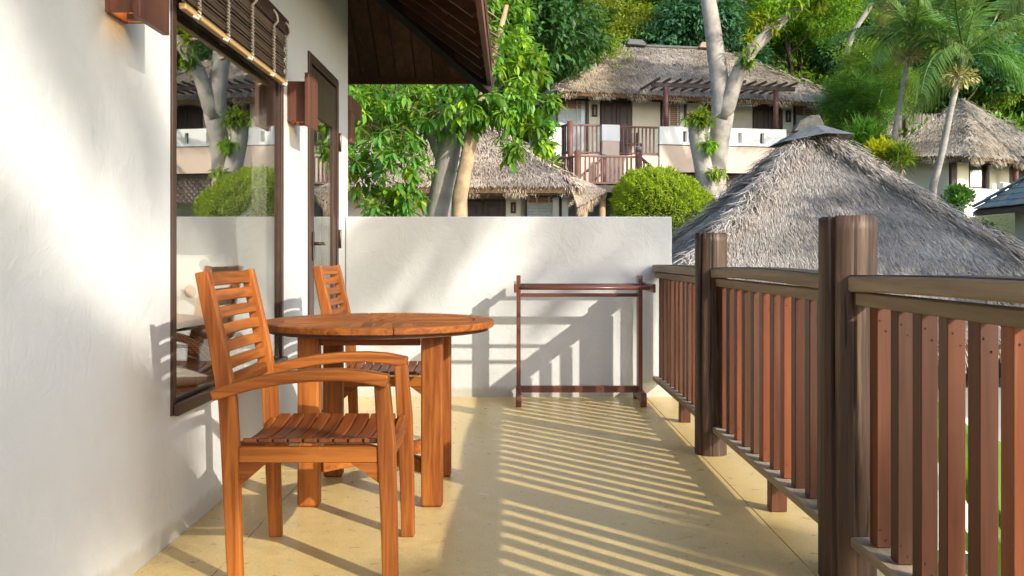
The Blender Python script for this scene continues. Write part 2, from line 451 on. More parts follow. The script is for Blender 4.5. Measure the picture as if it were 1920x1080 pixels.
# ================================================================ THE HOUSE ON THE LEFT
house = thing('bungalow', 'white plastered bungalow with thatched eave, picture window and glass door along the deck', 'house', (WX, 0, 0))
def H(v): return v - WX                      # world x -> house x
mb = MB()
X0, X1 = -0.16, 0.0
W_Y0, W_Y1, W_Z0, W_Z1 = 3.17, 4.72, 0.44, 2.225
D_Y0, D_Y1, D_Z1 = 5.30, 6.20, 2.21
ZT = 3.45
mb.box(X0, X1, -4.0, W_Y0, -0.3, ZT)
mb.box(X0, X1, W_Y0, W_Y1, -0.3, W_Z0)
mb.box(X0, X1, W_Y0, W_Y1, W_Z1, ZT)
mb.box(X0, X1, W_Y1, D_Y0, -0.3, ZT)
mb.box(X0, X1, D_Y0, D_Y1, D_Z1, ZT)
mb.box(X0, X1, D_Y1, 6.6, -0.3, ZT)
mb.build('wall', M_wall, house)
mb = MB(); mb.box(-4.4, -0.165, 6.44, 6.6, -0.3, ZT); mb.box(-4.4, -4.24, -4, 6.43, -.3, ZT); mb.box(-4.23, -0.165, -4, -3.84, -.3, ZT)
mb.build('outer_wall', M_wall, house)
# the room behind the glass
mb = MB(); mb.box(-3.6, -3.5, 1.2, 6.43, 0.0, 2.9); mb.box(-3.5, -0.17, 1.2, 1.3, 0, 2.9); mb.box(-3.5, -0.17, 1.3, 6.43, 2.8, 2.9)
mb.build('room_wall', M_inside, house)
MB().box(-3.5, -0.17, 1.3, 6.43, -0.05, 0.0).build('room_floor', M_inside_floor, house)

# glass
def glassmat(name, refl, tint):
    m, nt, bs, out = new_mat(name)
    gl = nd(nt, 'ShaderNodeBsdfGlossy'); gl.inputs['Color'].default_value = (0.93, 0.95, 0.94, 1); gl.inputs['Roughness'].default_value = 0.0
    tr = nd(nt, 'ShaderNodeBsdfTransparent'); tr.inputs[0].default_value = (*tint, 1)
    lw_ = nd(nt, 'ShaderNodeLayerWeight', i_Blend=0.5); fr = nd(nt, 'ShaderNodeMath', operation='POWER', i_1=5.0); nt.links.new(lw_.outputs['Facing'], fr.inputs[0])
    mr = nd(nt, 'ShaderNodeMapRange'); mr.inputs[1].default_value = 0.0; mr.inputs[2].default_value = 1.0; mr.inputs[3].default_value = refl; mr.inputs[4].default_value = 1.0
    nt.links.new(fr.outputs[0], mr.inputs[0])
    ms = nd(nt, 'ShaderNodeMixShader'); nt.links.new(mr.outputs[0], ms.inputs[0])
    nt.links.new(tr.outputs[0], ms.inputs[1]); nt.links.new(gl.outputs[0], ms.inputs[2])
    nt.links.new(ms.outputs[0], out.inputs[0])
    return m
M_glass = glassmat('mirror_tinted_glass', 0.28, (0.99, 0.98, 0.96))
M_glassd = glassmat('door_glass', 0.16, (0.92, 0.95, 0.95))

# picture window
win = MB()
fw = 0.055
def frame_rect(mb, x0, x1, y0, y1, z0, z1, w, wb=None):
    wb = w if wb is None else wb
    mb.box(x0, x1, y0, y0 + w, z0, z1); mb.box(x0, x1, y1 - w, y1, z0, z1)
    mb.box(x0, x1, y0 + w, y1 - w, z1 - w, z1); mb.box(x0, x1, y0 + w, y1 - w, z0, z0 + wb)
    return mb
frame_rect(win, -0.030, 0.008, W_Y0 + .002, W_Y1 - .002, W_Z0 + .002, W_Z1 - .002, 0.04)
wf = win.build('window', M_frame['z'], house, bevel=0.003)
w2 = MB(); frame_rect(w2, -0.028, -0.002, W_Y0 + .043, W_Y1 - .043, W_Z0 + .043, W_Z1 - .043, 0.014)
w2.build('inner_frame', M_frame['y'], wf, bevel=0.003)
MB().box(-0.016, -0.012, W_Y0 + .053, W_Y1 - .053, W_Z0 + .053, W_Z1 - .053).build('pane', M_glass, wf)
s = MB(); s.box(.0095, .030, W_Y0 + .002, W_Y1 + .0, W_Z0 + .002, W_Z0 + .045)
s.build('sill', M_frame['y'], wf, bevel=0.004)

# rolled bamboo blind
blind = thing('bamboo_blind', 'brown bamboo roll blind with white cords, drawn up at the top of the picture window', 'blind', (WX + 0.032, W_Y0 + .03, 1.875))
BL = W_Y1 - W_Y0 - 0.12
def strawstrip(name, c1, c2, sc=80):
    m, nt, bs, out = new_mat(name)
    co = coords(nt, (1, .6, sc))
    n = nd(nt, 'ShaderNodeTexNoise', i_Scale=2.0, i_Detail=4.0); nt.links.new(co, n.inputs['Vector'])
    r = ramp(nt, n.outputs[0], [(0.35, c1), (0.65, c2)]); nt.links.new(r.outputs[0], bs.inputs['Base Color']); bs.inputs['Roughness'].default_value = 0.6
    return m
M_bamboo = strawstrip('bamboo_strip', (0.075, 0.046, 0.026), (0.19, 0.13, 0.08))
M_brail = plain('gold_bamboo_rail', (0.55, 0.36, 0.13), rough=0.45, nscale=20)
M_cord = plain('white_cord', (0.62, 0.56, 0.50), rough=0.8, nscale=60)
for k in range(17):
    z = 0.026 + k * 0.0115
    x = 0.006 * math.sin(k * 1.3)
    MB().box(x - .003, x + .003, 0, BL, z, z + .0085).build('slat', M_bamboo, blind, bevel=0.001)
MB().box(-.012, .014, -.005, BL + .005, 0.0, 0.022).build('bottom_rail', M_brail, blind, bevel=0.003)
MB().box(-.018, .022, -.01, BL + .01, 0.258, 0.335).build('head_rail', M_frame['y'], blind, bevel=0.004)
MB().box(-.010, .004, 0, BL, 0.222, 0.257).build('rolled_back', M_bamboo, blind)
for fy in (0.12, 0.46, 0.80, 1.16, 1.40):
    cd = MB(); pts = []
    for k in range(64):
        t = k / 63; z = 0.0 + t * 0.235
        pts.append((0.018 + 0.005 * math.sin(k * 1.6), fy + 0.008 * math.cos(k * 1.6), z))
    cd.tube(pts, 0.0042, seg=5)
    cd.tube([(0.016, fy, 0.235), (0.034, fy + .010, 0.262), (0.036, fy - .012, 0.285), (0.02, fy - .022, 0.31)], 0.006, seg=6)
    cd.tube([(0.016, fy, 0.004), (0.02, fy - .022, -0.010), (0.016, fy - .05, -0.006)], 0.0055, seg=6)
    cd.build('cord', M_cord, blind)

# door
door = MB(); frame_rect(door, -0.10, 0.012, D_Y0 + .002, D_Y1 - .002, -0.0, D_Z1 - .002, 0.055, 0.03)
dfr = door.build('door', M_frame['z'], house, bevel=0.003)
lf = MB()
y0, y1 = D_Y0 + .060, D_Y1 - .060
lf.box(-.045, .004, y0, y0 + .10, .035, 2.14); lf.box(-.045, .004, y1 - .10, y1, .035, 2.14)
lf.box(-.045, .004, y0 + .10, y1 - .10, 1.86, 2.14); lf.box(-.045, .004, y0 + .10, y1 - .10, .035, .25)
lf.build('door_leaf', M_frame['z'], dfr, bevel=0.004)
MB().box(-.012, -.007, y0 + .098, y1 - .098, .248, 1.862).build('pane', M_glassd, dfr)
hd = MB(); hd.box(.0045, .016, y0 + .025, y0 + .065, .98, 1.15)
hd.tube([(.012, y0 + .045, 1.08), (.055, y0 + .045, 1.08)], .011, seg=8)
hd.tube([(.055, y0 + .038, 1.08), (.058, y0 + .10, 1.082), (.052, y0 + .165, 1.078)], .010, seg=8)
hd.build('handle', M_metal, dfr, bevel=0.002)
for z in (1.78, 1.12, .35):
    h = MB(); h.box(.0125, .017, D_Y1 - .03, D_Y1 + .03, z - .06, z + .06); h.tube([(.021, D_Y1, z - .06), (.021, D_Y1, z + .06)], .008, seg=8)
    h.tube([(.021, D_Y1, z + .061), (.021, D_Y1, z + .068)], .0095, seg=8)
    h.build('hinge', M_metal, dfr, bevel=0.001)

# curtain inside door
M_curtain = plain('white_voile', (0.80, 0.83, 0.82), rough=0.9, noise=0.04)
def curt(u, v):
    return (-0.17 + 0.022 * math.sin(u * 40 + v * 2) + .01 * math.sin(u * 17), 5.42 + u * 0.45 + .03 * math.sin(v * 5), 0.08 + v * 2.05)
cu = MB().grid(curt, 60, 12); o = cu.build('curtain', M_curtain, None)
o.location = (WX, 0, 0)
tag(o, 'white sheer curtain hanging inside the glass door', 'curtain')

# roof over us
P = 0.715
ex, ey, ez = H(-0.212), 8.6, 2.69
rx, rz = H(-4.0), 2.69 + P * (4.0 - 0.212)
ry = 8.6 - (4.0 - 0.212)
roof = MB()
roof.add([(ex, -4.5, ez), (ex, ey, ez), (rx, ry, rz), (rx, -4.5, rz)], [(0, 1, 2, 3)])
roof.add([(ex, ey, ez), (rx - (ex - rx), ey, ez), (rx, ry, rz)], [(0, 1, 2)])
me = bpy.data.meshes.new('roof_boarding')
T = 0.03
vs = [(ex, -4.5, ez), (ex, ey, ez), (rx, ry, rz), (rx, -4.5, rz), (2 * rx - ex, ey, ez), (2 * rx - ex, -4.5, ez)]
vs2 = [(a, b_, c + T) for a, b_, c in vs]
fs = [(0, 1, 2, 3), (1, 4, 2), (3, 2, 4, 5)]
fs2 = [tuple(i + 6 for i in reversed(f)) for f in fs] + [(0, 6, 7, 1), (1, 7, 10, 4), (4, 10, 11, 5), (5, 11, 9, 3), (3, 9, 6, 0)]
bd = MB().add(vs + vs2, fs + fs2); M_soffit = wood('soffit_board', (0.09, 0.036, 0.022), (0.18, 0.07, 0.042), (0.26, 0.11, 0.07), axis='y', rough=0.5, bump=0.3, vary=0.25)
roofo = bd.build('roof', M_dark['y'], house)
# boards under the end slope (run down the slope, seen from below), individually
k = 0; x = ex - 0.02
while x > H(-2.6):
    w = 0.17 + .015 * math.sin(k * 2.1)
    top = min(ex - x + w * .5, 3.0)                 # the hip cuts them
    a = Vector((x - w / 2, ey - 0.02, ez - .012)); L = top
    if L > .12:
        q = [(x - w + .008, ey - .02), (x - .004, ey - .02), (x - .004, ey - (ex - x) - .0), (x - w + .008, ey - (ex - x) - w)]
        vs = [(p[0], p[1], ez + P * (ey - p[1]) - .010 - .004 * (k % 2)) for p in q] + [(p[0], p[1], ez + P * (ey - p[1]) - .001) for p in q]
        MB().hexa(vs).build('soffit_board', M_soffit, roofo)
    x -= w; k += 1
# battens and rafters under the side slope
y = ey - 0.35; k = 0
while y > -1.0:
    L = min(ey - y, 1.6)
    a = Vector((ex - .03, y, ez + P * .03 - .05)); bb = Vector((ex - L, y, ez + P * L - .05))
    MB().beam(a, bb, .05, .085).build('rafter', M_dark['x'], roofo)
    y -= 0.42; k += 1
hp = MB().beam((ex - .0, ey - .0, ez - .07), (ex - 2.2, ey - 2.2, ez + P * 2.2 - .07), .10, .16)
hp.build('hip_rafter', M_vdark, roofo)
for dx in (0.30, 0.62, 0.94):
    MB().beam((ex - dx, ey - dx - .05, ez + P * dx - .018), (ex - dx, -3.0, ez + P * dx - .018), .055, .03, up=(P, 0, 1)).build('batten', M_soffit, roofo)
MB().box(ex - .02, ex + .018, -4.5, ey + .018, ez - .075, ez + .045).build('fascia', M_soffit, roofo)
MB().box(H(-3.5), ex - .021, ey - .02, ey + .018, ez - .05, ez + .035).build('fascia', M_soffit, roofo)
# wall plate and strut at the corner

# ---------------------------------------------------------------- sconces
M_sconce = wood('sconce_timber', (0.085, 0.03, 0.018), (0.15, 0.055, 0.032), (0.21, 0.085, 0.05), axis='z', rough=0.45, bump=0.15)
def glow(name, c, st):
    m, nt, bs, out = new_mat(name)
    bs.inputs['Base Color'].default_value = (0.8, 0.6, 0.35, 1)
    bs.inputs['Emission Color'].default_value = (*c, 1); bs.inputs['Emission Strength'].default_value = st
    return m
M_bulb = glow('warm_bulb', (1.0, 0.66, 0.28), 15.0)
def sconce(y0, label):
    t = thing('wall_sconce', label, 'wall lamp', (WX, y0, 1.69), 0, 'timber wall lamps on the plastered wall')
    bx = MB(); bx.box(0.0, .012, .06, .20, .03, .245); bx.box(.013, .105, .06, .072, .03, .245); bx.box(.013, .105, .188, .20, .03, .245); bx.box(.013, .105, .073, .187, .225, .245)
    bx.build('lamp_box', M_sconce, t, bevel=.001)
    MB().box(.106, .128, 0, .225, 0, .28).build('front_plate', M_sconce, t, bevel=.002)
    MB().box(.060, .105, .073, .10, .012, .029).build('bottom_block', M_sconce, t, bevel=.001)
    MB().tube([(.05, .13, .07), (.05, .13, .10), (.05, .13, .16)], [.012, .022, .015], seg=10).build('bulb', M_bulb, t)
    return t
sconce(2.60, 'brown box wall lamp cut by the top of the picture, left of the window')
sconce(4.76, 'brown box wall lamp between the picture window and the glass door')

# timber bracket showing past the house corner
br = thing('eave_bracket', 'short dark timber bracket jutting past the house corner in front of the leaves', 'bracket', (WX, 6.60, 1.5))
MB().box(-.02, .02, .01, .50, .57, .68).build('beam', M_sconce, br, bevel=.003)
MB().box(-.02, .02, .02, .20, .34, .569).build('post', M_sconce, br, bevel=.003)

# ================================================================ DAYBED IN THE ROOM
M_wicker = None
def wicker(name):
    m, nt, bs, out = new_mat(name)
    co = coords(nt, (1, 1, 1))
    w1 = nd(nt, 'ShaderNodeTexWave', i_Scale=30.0, bands_direction='Z'); w2 = nd(nt, 'ShaderNodeTexWave', i_Scale=22.0, bands_direction='DIAGONAL')
    nt.links.new(co, w1.inputs['Vector']); nt.links.new(co, w2.inputs['Vector'])
    mu = nd(nt, 'ShaderNodeMath', operation='MULTIPLY'); nt.links.new(w1.outputs[1], mu.inputs[0]); nt.links.new(w2.outputs[1], mu.inputs[1])
    r = ramp(nt, mu.outputs[0], [(0.05, (0.05, 0.018, 0.008)), (0.3, (0.24, 0.10, 0.045)), (0.8, (0.48, 0.25, 0.13))])
    nt.links.new(r.outputs[0], bs.inputs['Base Color']); bs.inputs['Roughness'].default_value = 0.4
    b_ = nd(nt, 'ShaderNodeBump', i_Strength=0.8, i_Distance=0.01); nt.links.new(mu.outputs[0], b_.inputs['Height']); nt.links.new(b_.outputs[0], bs.inputs['Normal'])
    return m
M_wicker = wicker('woven_wicker')
M_linen = plain('cream_linen', (0.86, 0.84, 0.76), rough=0.9, noise=0.05)
M_throw = strawstrip('striped_throw', (0.50, 0.48, 0.52), (0.78, 0.76, 0.78), 30)
wk = thing('wicker_armchair', 'brown woven wicker armchair behind the picture window glass', 'armchair', (-1.86, 4.82, 0.0), R(20))
wk.scale = (.85, .85, .9)
def arm(side):
    pts = []
    for k in range(13):
        t = k / 12
        pts.append((0.42 - .80 * t, side * .36, .56 + .10 * math.sin(t * 2.6) - .10 * (1 - t) ** 3 + .12 * t * t))
    return pts
for sd in (-1, 1):
    a = MB(); a.sweep(arm(sd), (0, 1, 0), .13, .07, smooth=True); a.build('arm', M_wicker, wk, bevel=.012)
    MB().sweep([(0.42, sd * .36, .0), (.44, sd * .36, .25), (.41, sd * .36, .52)], (0, 1, 0), .12, .11).build('side_panel', M_wicker, wk, bevel=.012)
MB().box(-.36, .40, -.34, .34, .16, .36).build('seat_base', M_wicker, wk, bevel=.02)
MB().sweep([(-.36, 0, .15), (-.42, 0, .55), (-.52, 0, .92)], (0, 1, 0), .74, .07).build('backrest', M_wicker, wk, bevel=.02)
for sx in (-.33, .35):
    for sy in (-.28, .28):
        MB().box(sx - .03, sx + .03, sy - .03, sy + .03, 0, .16).build('leg', M_frame['z'], wk)
def cushion(w, d, h, pinch=.7):
    mb = MB(); n = 14
    for s_ in (1, -1):
        def fn(u, v, s_=s_):
            a = 2 * u - 1; c = 2 * v - 1
            e = (max(0, 1 - a ** 4) * max(0, 1 - c ** 4)) ** .5
            k = 1 - .07 * (1 - abs(abs(a) - abs(c))) * 0
            return (a * w / 2 * (1 - .06 * (1 - c * c) ** 1), c * d / 2 * (1 - .06 * (1 - a * a)), s_ * h / 2 * e)
        mb.grid(fn, n, n)
    return mb
def cush(name, label, loc, rot, dims, mat):
    o = cushion(*dims).build(name, mat, None)
    o.location = loc; o.rotation_euler = rot
    return tag(o, label, 'cushion')
cush('cushion', 'plain cream cushion leaning highest on the wicker armchair behind glass', (-1.90, 4.92, .84), (R(80), R(10), R(105)), (.50, .46, .16), M_linen)
pc = cush('cushion', 'white cushion with round orange and grey fruit motifs behind the window glass', (-1.72, 5.02, .82), (R(76), 0, R(60)), (.42, .42, .13), M_linen)
M_mot = plain('orange_print', (0.75, 0.33, 0.06), noise=.2, nscale=40); M_mot2 = plain('grey_print', (0.30, 0.27, 0.24), noise=.3, nscale=60)
for (cx, cy, r_, m_) in ((-.13, -.02, .035, M_mot), (.0, .12, .038, M_mot2), (.12, .04, .03, M_mot), (-.04, -.05, .03, M_mot2)):
    d_ = MB(); d_.prism([(cx + r_ * math.cos(t * math.pi / 12), cy + r_ * math.sin(t * math.pi / 12)) for t in range(24)], .058, .067)
    for q in range(6):
        an = q * math.pi / 6
    d_.build('printed_motif', m_, pc)
cush('seat_cushion', 'cream seat cushion lying in the wicker armchair behind glass', (-1.86, 4.82, .39), (0, 0, R(20)), (.61, .56, .13), M_linen)
th = MB().grid(lambda u, v: (-.34 + .72 * v + .02 * math.sin(u * 9), -.30 + .5 * u, .80 - .32 * v ** .6 + .015 * math.sin(u * 25 + v * 6) - .42 * max(0, v - .88) * 4), 24, 24)
o = th.build('throw', M_throw, None); o.location = (-1.84, 4.74, .0); o.scale = (.85, .85, .95); o.rotation_euler = (0, 0, R(20)); tag(o, 'pale grey striped throw draped over the wicker armchair behind glass', 'throw')

# ================================================================ RAILING
rail = thing('deck_railing', 'brown timber railing with log posts and upright slats along the deck edge', 'railing', (1.0, 0, 0))
def log_post(yc, r, top, sd, x=0.06):
    rr = random.Random(sd); seg = 132; rings = 30; mb = MB(); vs = []
    grooves = [(rr.uniform(3.85, 3.95), .10, .40), (rr.uniform(4.5, 4.65), .04, .16), (rr.uniform(5.3, 5.6), .04, .08)]
    for i in range(rings + 1):
        z = -.28 + (top + .28) * i / rings
        for k in range(seg):
            an = 2 * math.pi * k / seg
            rad = r * (1 + .018 * math.sin(3 * an + sd) + .012 * math.sin(5 * an + z * 2) + .006 * rr.uniform(-1, 1))
            for ga, gw, gd in grooves:
                g2 = ga + .05 * math.sin(z * 3 + sd); d = abs((an - g2 + math.pi) % (2 * math.pi) - math.pi)
                if d < gw: rad *= 1 - gd * (1 - d / gw) * (0.7 + .3 * math.sin(z * 5 + ga))
            zz = z - (.012 * max(0, math.sin(2 * an + sd)) + .006 * rr.random() if i == rings else 0)
            vs.append((rad * math.cos(an), rad * math.sin(an), zz))
    fs = []
    for i in range(rings):
        for k in range(seg):
            k2 = (k + 1) % seg
            fs.append((i * seg + k, i * seg + k2, (i + 1) * seg + k2, (i + 1) * seg + k))
    n0 = len(vs); vs.append((0, 0, top - .004))
    for k in range(seg): fs.append((rings * seg + k, rings * seg + (k + 1) % seg, n0))
    mb.add(vs, fs, True)
    o = mb.build('log_post', M_post, rail); o.location = (x, yc, 0)
    return o
segs = [(4.66, 6.47, 0.0), (2.89, 4.60, 0.0), (1.02, 2.755, 0.022), (-1.6, .86, 0.03)]
log_post(4.62, .080, 1.125, 3, .012)
log_post(2.84, .0865, 1.13, 8, .050)
log_post(.94, .084, 1.13, 5, .085)
log_post(-1.68, .084, 1.13, 6, .085)
rr = random.Random(4)
SL = []
for si, (a, b_, off) in enumerate(segs):
    n = 10; pts = []
    for i in range(n + 1):
        t = i / n; pts.append((off + .055 - .010 * math.sin(math.pi * t), a + (b_ - a) * t, .918 + .012 * math.sin(math.pi * t) * (1 if si else .5)))
    MB().sweep(pts, (1, 0, 0), .115, .046).build('handrail', M_rail, rail, bevel=.006)
    p2 = [(p[0] + .002, p[1], p[2] + .0255) for p in pts]
    MB().sweep(p2, (1, 0, 0), .108, .004).build('handrail_top', M_railtop, rail, bevel=.001)
    p3 = [(off + .045, a + (b_ - a) * i / n, .873) for i in range(n + 1)]
    MB().sweep(p3, (1, 0, 0), .048, .040).build('under_rail', M_rail, rail, bevel=.004)
    MB().box(off + .005, off + .095, a, b_, .120, .150).build('bottom_rail', M_rail, rail, bevel=.004)
    y = b_ - .06 if si else b_ - .05; k = 0
    while y - .05 > a:
        ci = rr.choice([0, 0, 1, 0, 2, 1, 0])
        dz = 0
        sx0 = off + .040 + rr.uniform(-.003, .003); tw = rr.uniform(-.003, .003)
        o = MB().box(0, .045, -.052, 0, 0, .701).build('slat', M_slat[ci], rail, bevel=.0025)
        o.location = (sx0, y, .1515); o.rotation_euler = (0, 0, rr.uniform(-.04, .04))
        y -= .1455; k += 1
sw = MB()
for si, (a, b_, off) in enumerate(segs):
    y = b_ - .06 if si else b_ - .05
    while y - .05 > a:
        for zz in (.815, .205):
            for dx_, dz_ in ((.012, .0), (.030, -.03)):
                cx_ = off + .040 + dx_; sw.prism([(0, 0)] * 0 or [(cx_ + .0032 * math.cos(t * math.pi / 3), y - .0560) for t in range(0)] or [(cx_ - .0022, y - .0545), (cx_ + .0022, y - .0545), (cx_ + .0022, y - .049), (cx_ - .0022, y - .049)], zz + dz_ - .0022, zz + dz_ + .0022)
        y -= .1455
sw.build('screws', M_vdark, rail, kind='stuff')
for y in (5.50, 3.58, 1.9, 0.1):
    MB().box(.015, .078, y - .03, y + .03, .001, .1195).build('support_block', M_slat[0], rail, bevel=.003)

# ================================================================ TOWEL RACK
rk = thing('towel_rack', 'dark reddish timber towel rack standing against the low white end wall', 'rack', (0.46, 6.22, 0))
for sx in (-1, 1):
    x = sx * .415
    MB().box(x - .014, x + .014, -.05, .05, .07, .875).build('post', M_rack['z'], rk, bevel=.002)
    ft = MB(); prof = []
    for k in range(7): prof.append((-.20 - .012 * math.sin(k * math.pi / 6) * 1.5, .095 - .092 * k / 6))
    prof += [(-.15, .003), (-.10, .03), (.10, .03), (.15, .003)]
    for k in range(7): prof.append((.20 + .012 * math.sin(k * math.pi / 6) * 1.5, .003 + .092 * k / 6))
    n = len(prof); vs = [(x - .019, p[0], p[1]) for p in prof] + [(x + .019, p[0], p[1]) for p in prof]
    # post-side hollow under the foot keeps the arch; split into quads-friendly polygon
    ft.add(vs, [tuple(range(n)), tuple(range(2 * n - 1, n - 1, -1))] + [(i, n + i, n + (i + 1) % n, (i + 1) % n) for i in range(n)])
    ft.build('foot', M_rack['y'], rk, bevel=.002)
    MB().box(x - sx * .0 + (-.032 if sx < 0 else .0145), x + (-.0145 if sx < 0 else .032), -.50, .20, .775, .83).build('arm', M_rack['y'], rk, bevel=.004)
for yy, zz in ((-.46, .803), (-.31, .803), (-.05, .803), (.14, .803)):
    MB().tube([(-.401 if yy > -.06 and yy < 0 else -.415, yy, zz), (.401 if yy > -.06 and yy < 0 else .415, yy, zz)], .012, seg=12).build('bar', M_rack['x'], rk)
MB().box(-.400, .400, -.012, .012, .728, .752).build('bar', M_rack['x'], rk, bevel=.003)
MB().box(-.400, .400, -.018, .018, .073, .118).build('bottom_rail', M_rack['x'], rk, bevel=.002)

# ================================================================ TABLE
tb = thing('round_table', 'round slatted teak table between the two teak chairs', 'table', (-.568, 3.895, 0))
ZT0, ZT1 = .703, .731
ring = MB(); N = 72; ro, ri = .490, .405
for q in range(4):                      # the rim is four curved boards
    a0 = q * math.pi / 2 + .25; a1 = a0 + math.pi / 2 - .004; n = 20
    outer = [(ro * math.cos(a0 + (a1 - a0) * i / n), ro * math.sin(a0 + (a1 - a0) * i / n)) for i in range(n + 1)]
    inner = [(ri * math.cos(a1 - (a1 - a0) * i / n), ri * math.sin(a1 - (a1 - a0) * i / n)) for i in range(n + 1)]
    m_ = MB(); 
    vs = []; 
    for i in range(n + 1):
        o_ = outer[i]; i_ = inner[n - i]
        vs += [(o_[0], o_[1], ZT0), (o_[0], o_[1], ZT1), (i_[0], i_[1], ZT1), (i_[0], i_[1], ZT0)]
    fs = [(0, 1, 2, 3), tuple(4 * n + k for k in (3, 2, 1, 0))]
    for i in range(n):
        for k in range(4): fs.append((4 * i + k, 4 * i + 4 + k, 4 * i + 4 + (k + 1) % 4, 4 * i + (k + 1) % 4))
    m_.add(vs, fs); m_.build('rim_board', M_teak['x'] if q % 2 else M_teak['y'], tb, bevel=.004)
tw = R(6)
def rot2(p, a): return (p[0] * math.cos(a) - p[1] * math.sin(a), p[0] * math.sin(a) + p[1] * math.cos(a))
pw = .05
for q in range(4):                      # diagonal boards
    a = math.pi / 4 + q * math.pi / 2 + tw
    poly = [(.03, -pw), (ri - .006, -pw), (ri - .001, 0), (ri - .006, pw), (.03, pw)]
    MB().prism([rot2(p, a) for p in poly], ZT0 + .001, ZT1 - .001).build('cross_board', M_teak['x'], tb, bevel=.002)
for q in range(4):
    a = q * math.pi / 2 + tw
    for k in range(-6, 7):
        d = k * .041; h = .0165 if q % 2 == 0 else .0200
        lo, hi = d - h, d + h
        x0a = abs(lo) + pw * 1.4142 + .006; x0b = abs(hi) + pw * 1.4142 + .006
        rr_ = ri - .004
        if abs(lo) >= rr_ or abs(hi) >= rr_: continue
        x1a = math.sqrt(rr_ ** 2 - lo ** 2); x1b = math.sqrt(rr_ ** 2 - hi ** 2)
        if x1a - x0a < .02 or x1b - x0b < .02: continue
        poly = [(x0a, lo), (x1a, lo), (x1b, hi), (x0b, hi)]
        if lo < 0 < hi: poly = [(x0a, lo), (x1a, lo), (x1b, hi), (x0b, hi), (pw * 1.4142 + .006, 0)]
        MB().prism([rot2(p, a) for p in poly], ZT0 + .002, ZT1 - .001).build('slat', M_teak['x'] if q % 2 == 0 else M_teak['y'], tb, bevel=.0015)
MB().prism([(.465 * math.cos(t * math.pi / 36), .465 * math.sin(t * math.pi / 36)) for t in range(72)], .688, .7025).build('underside_disc', M_dark['x'], tb)
for sx in (-1, 1):
    for sy in (-1, 1):
        # plank legs with rounded foot
        cx, cy = sx * .247, sy * .247
        w, d_ = (.086, .066)
        m_ = MB(); pts = [(cx, cy, .0), (cx, cy, .012), (cx, cy, .35), (cx, cy, .687)]
        m_.sweep(pts, (1, 0, 0), [w * .93, w, w, w], [d_ * .9, d_, d_, d_])
        m_.build('leg', M_teak['z'], tb, bevel=.010, seg=2)
for a in (1, -1):
    m_ = MB()
    d0 = Vector((.247, .247 * a, 0)).normalized()
    L = .349 - .05
    zc = .155 if a == 1 else .1545
    if a == 1: m_.beam(-d0 * L + Vector((0, 0, zc)), d0 * L + Vector((0, 0, zc)), .045, .055); m_.build('stretcher', M_teak['x'], tb, bevel=.003)
    else:
        m_.beam(-d0 * L + Vector((0, 0, zc)), -d0 * .026 + Vector((0, 0, zc)), .045, .055); m_.beam(d0 * .026 + Vector((0, 0, zc)), d0 * L + Vector((0, 0, zc)), .045, .055); m_.build('stretcher', M_teak['x'], tb, bevel=.003)
for (a, b_) in (((-.20, -.247), (.20, -.247)), ((-.20, .247), (.20, .247)), ((-.247, -.21), (-.247, .21)), ((.247, -.21), (.247, .21))):
    MB().beam((*a, .666), (*b_, .666), .024, .042).build('apron', M_teak['x'], tb, bevel=.002)

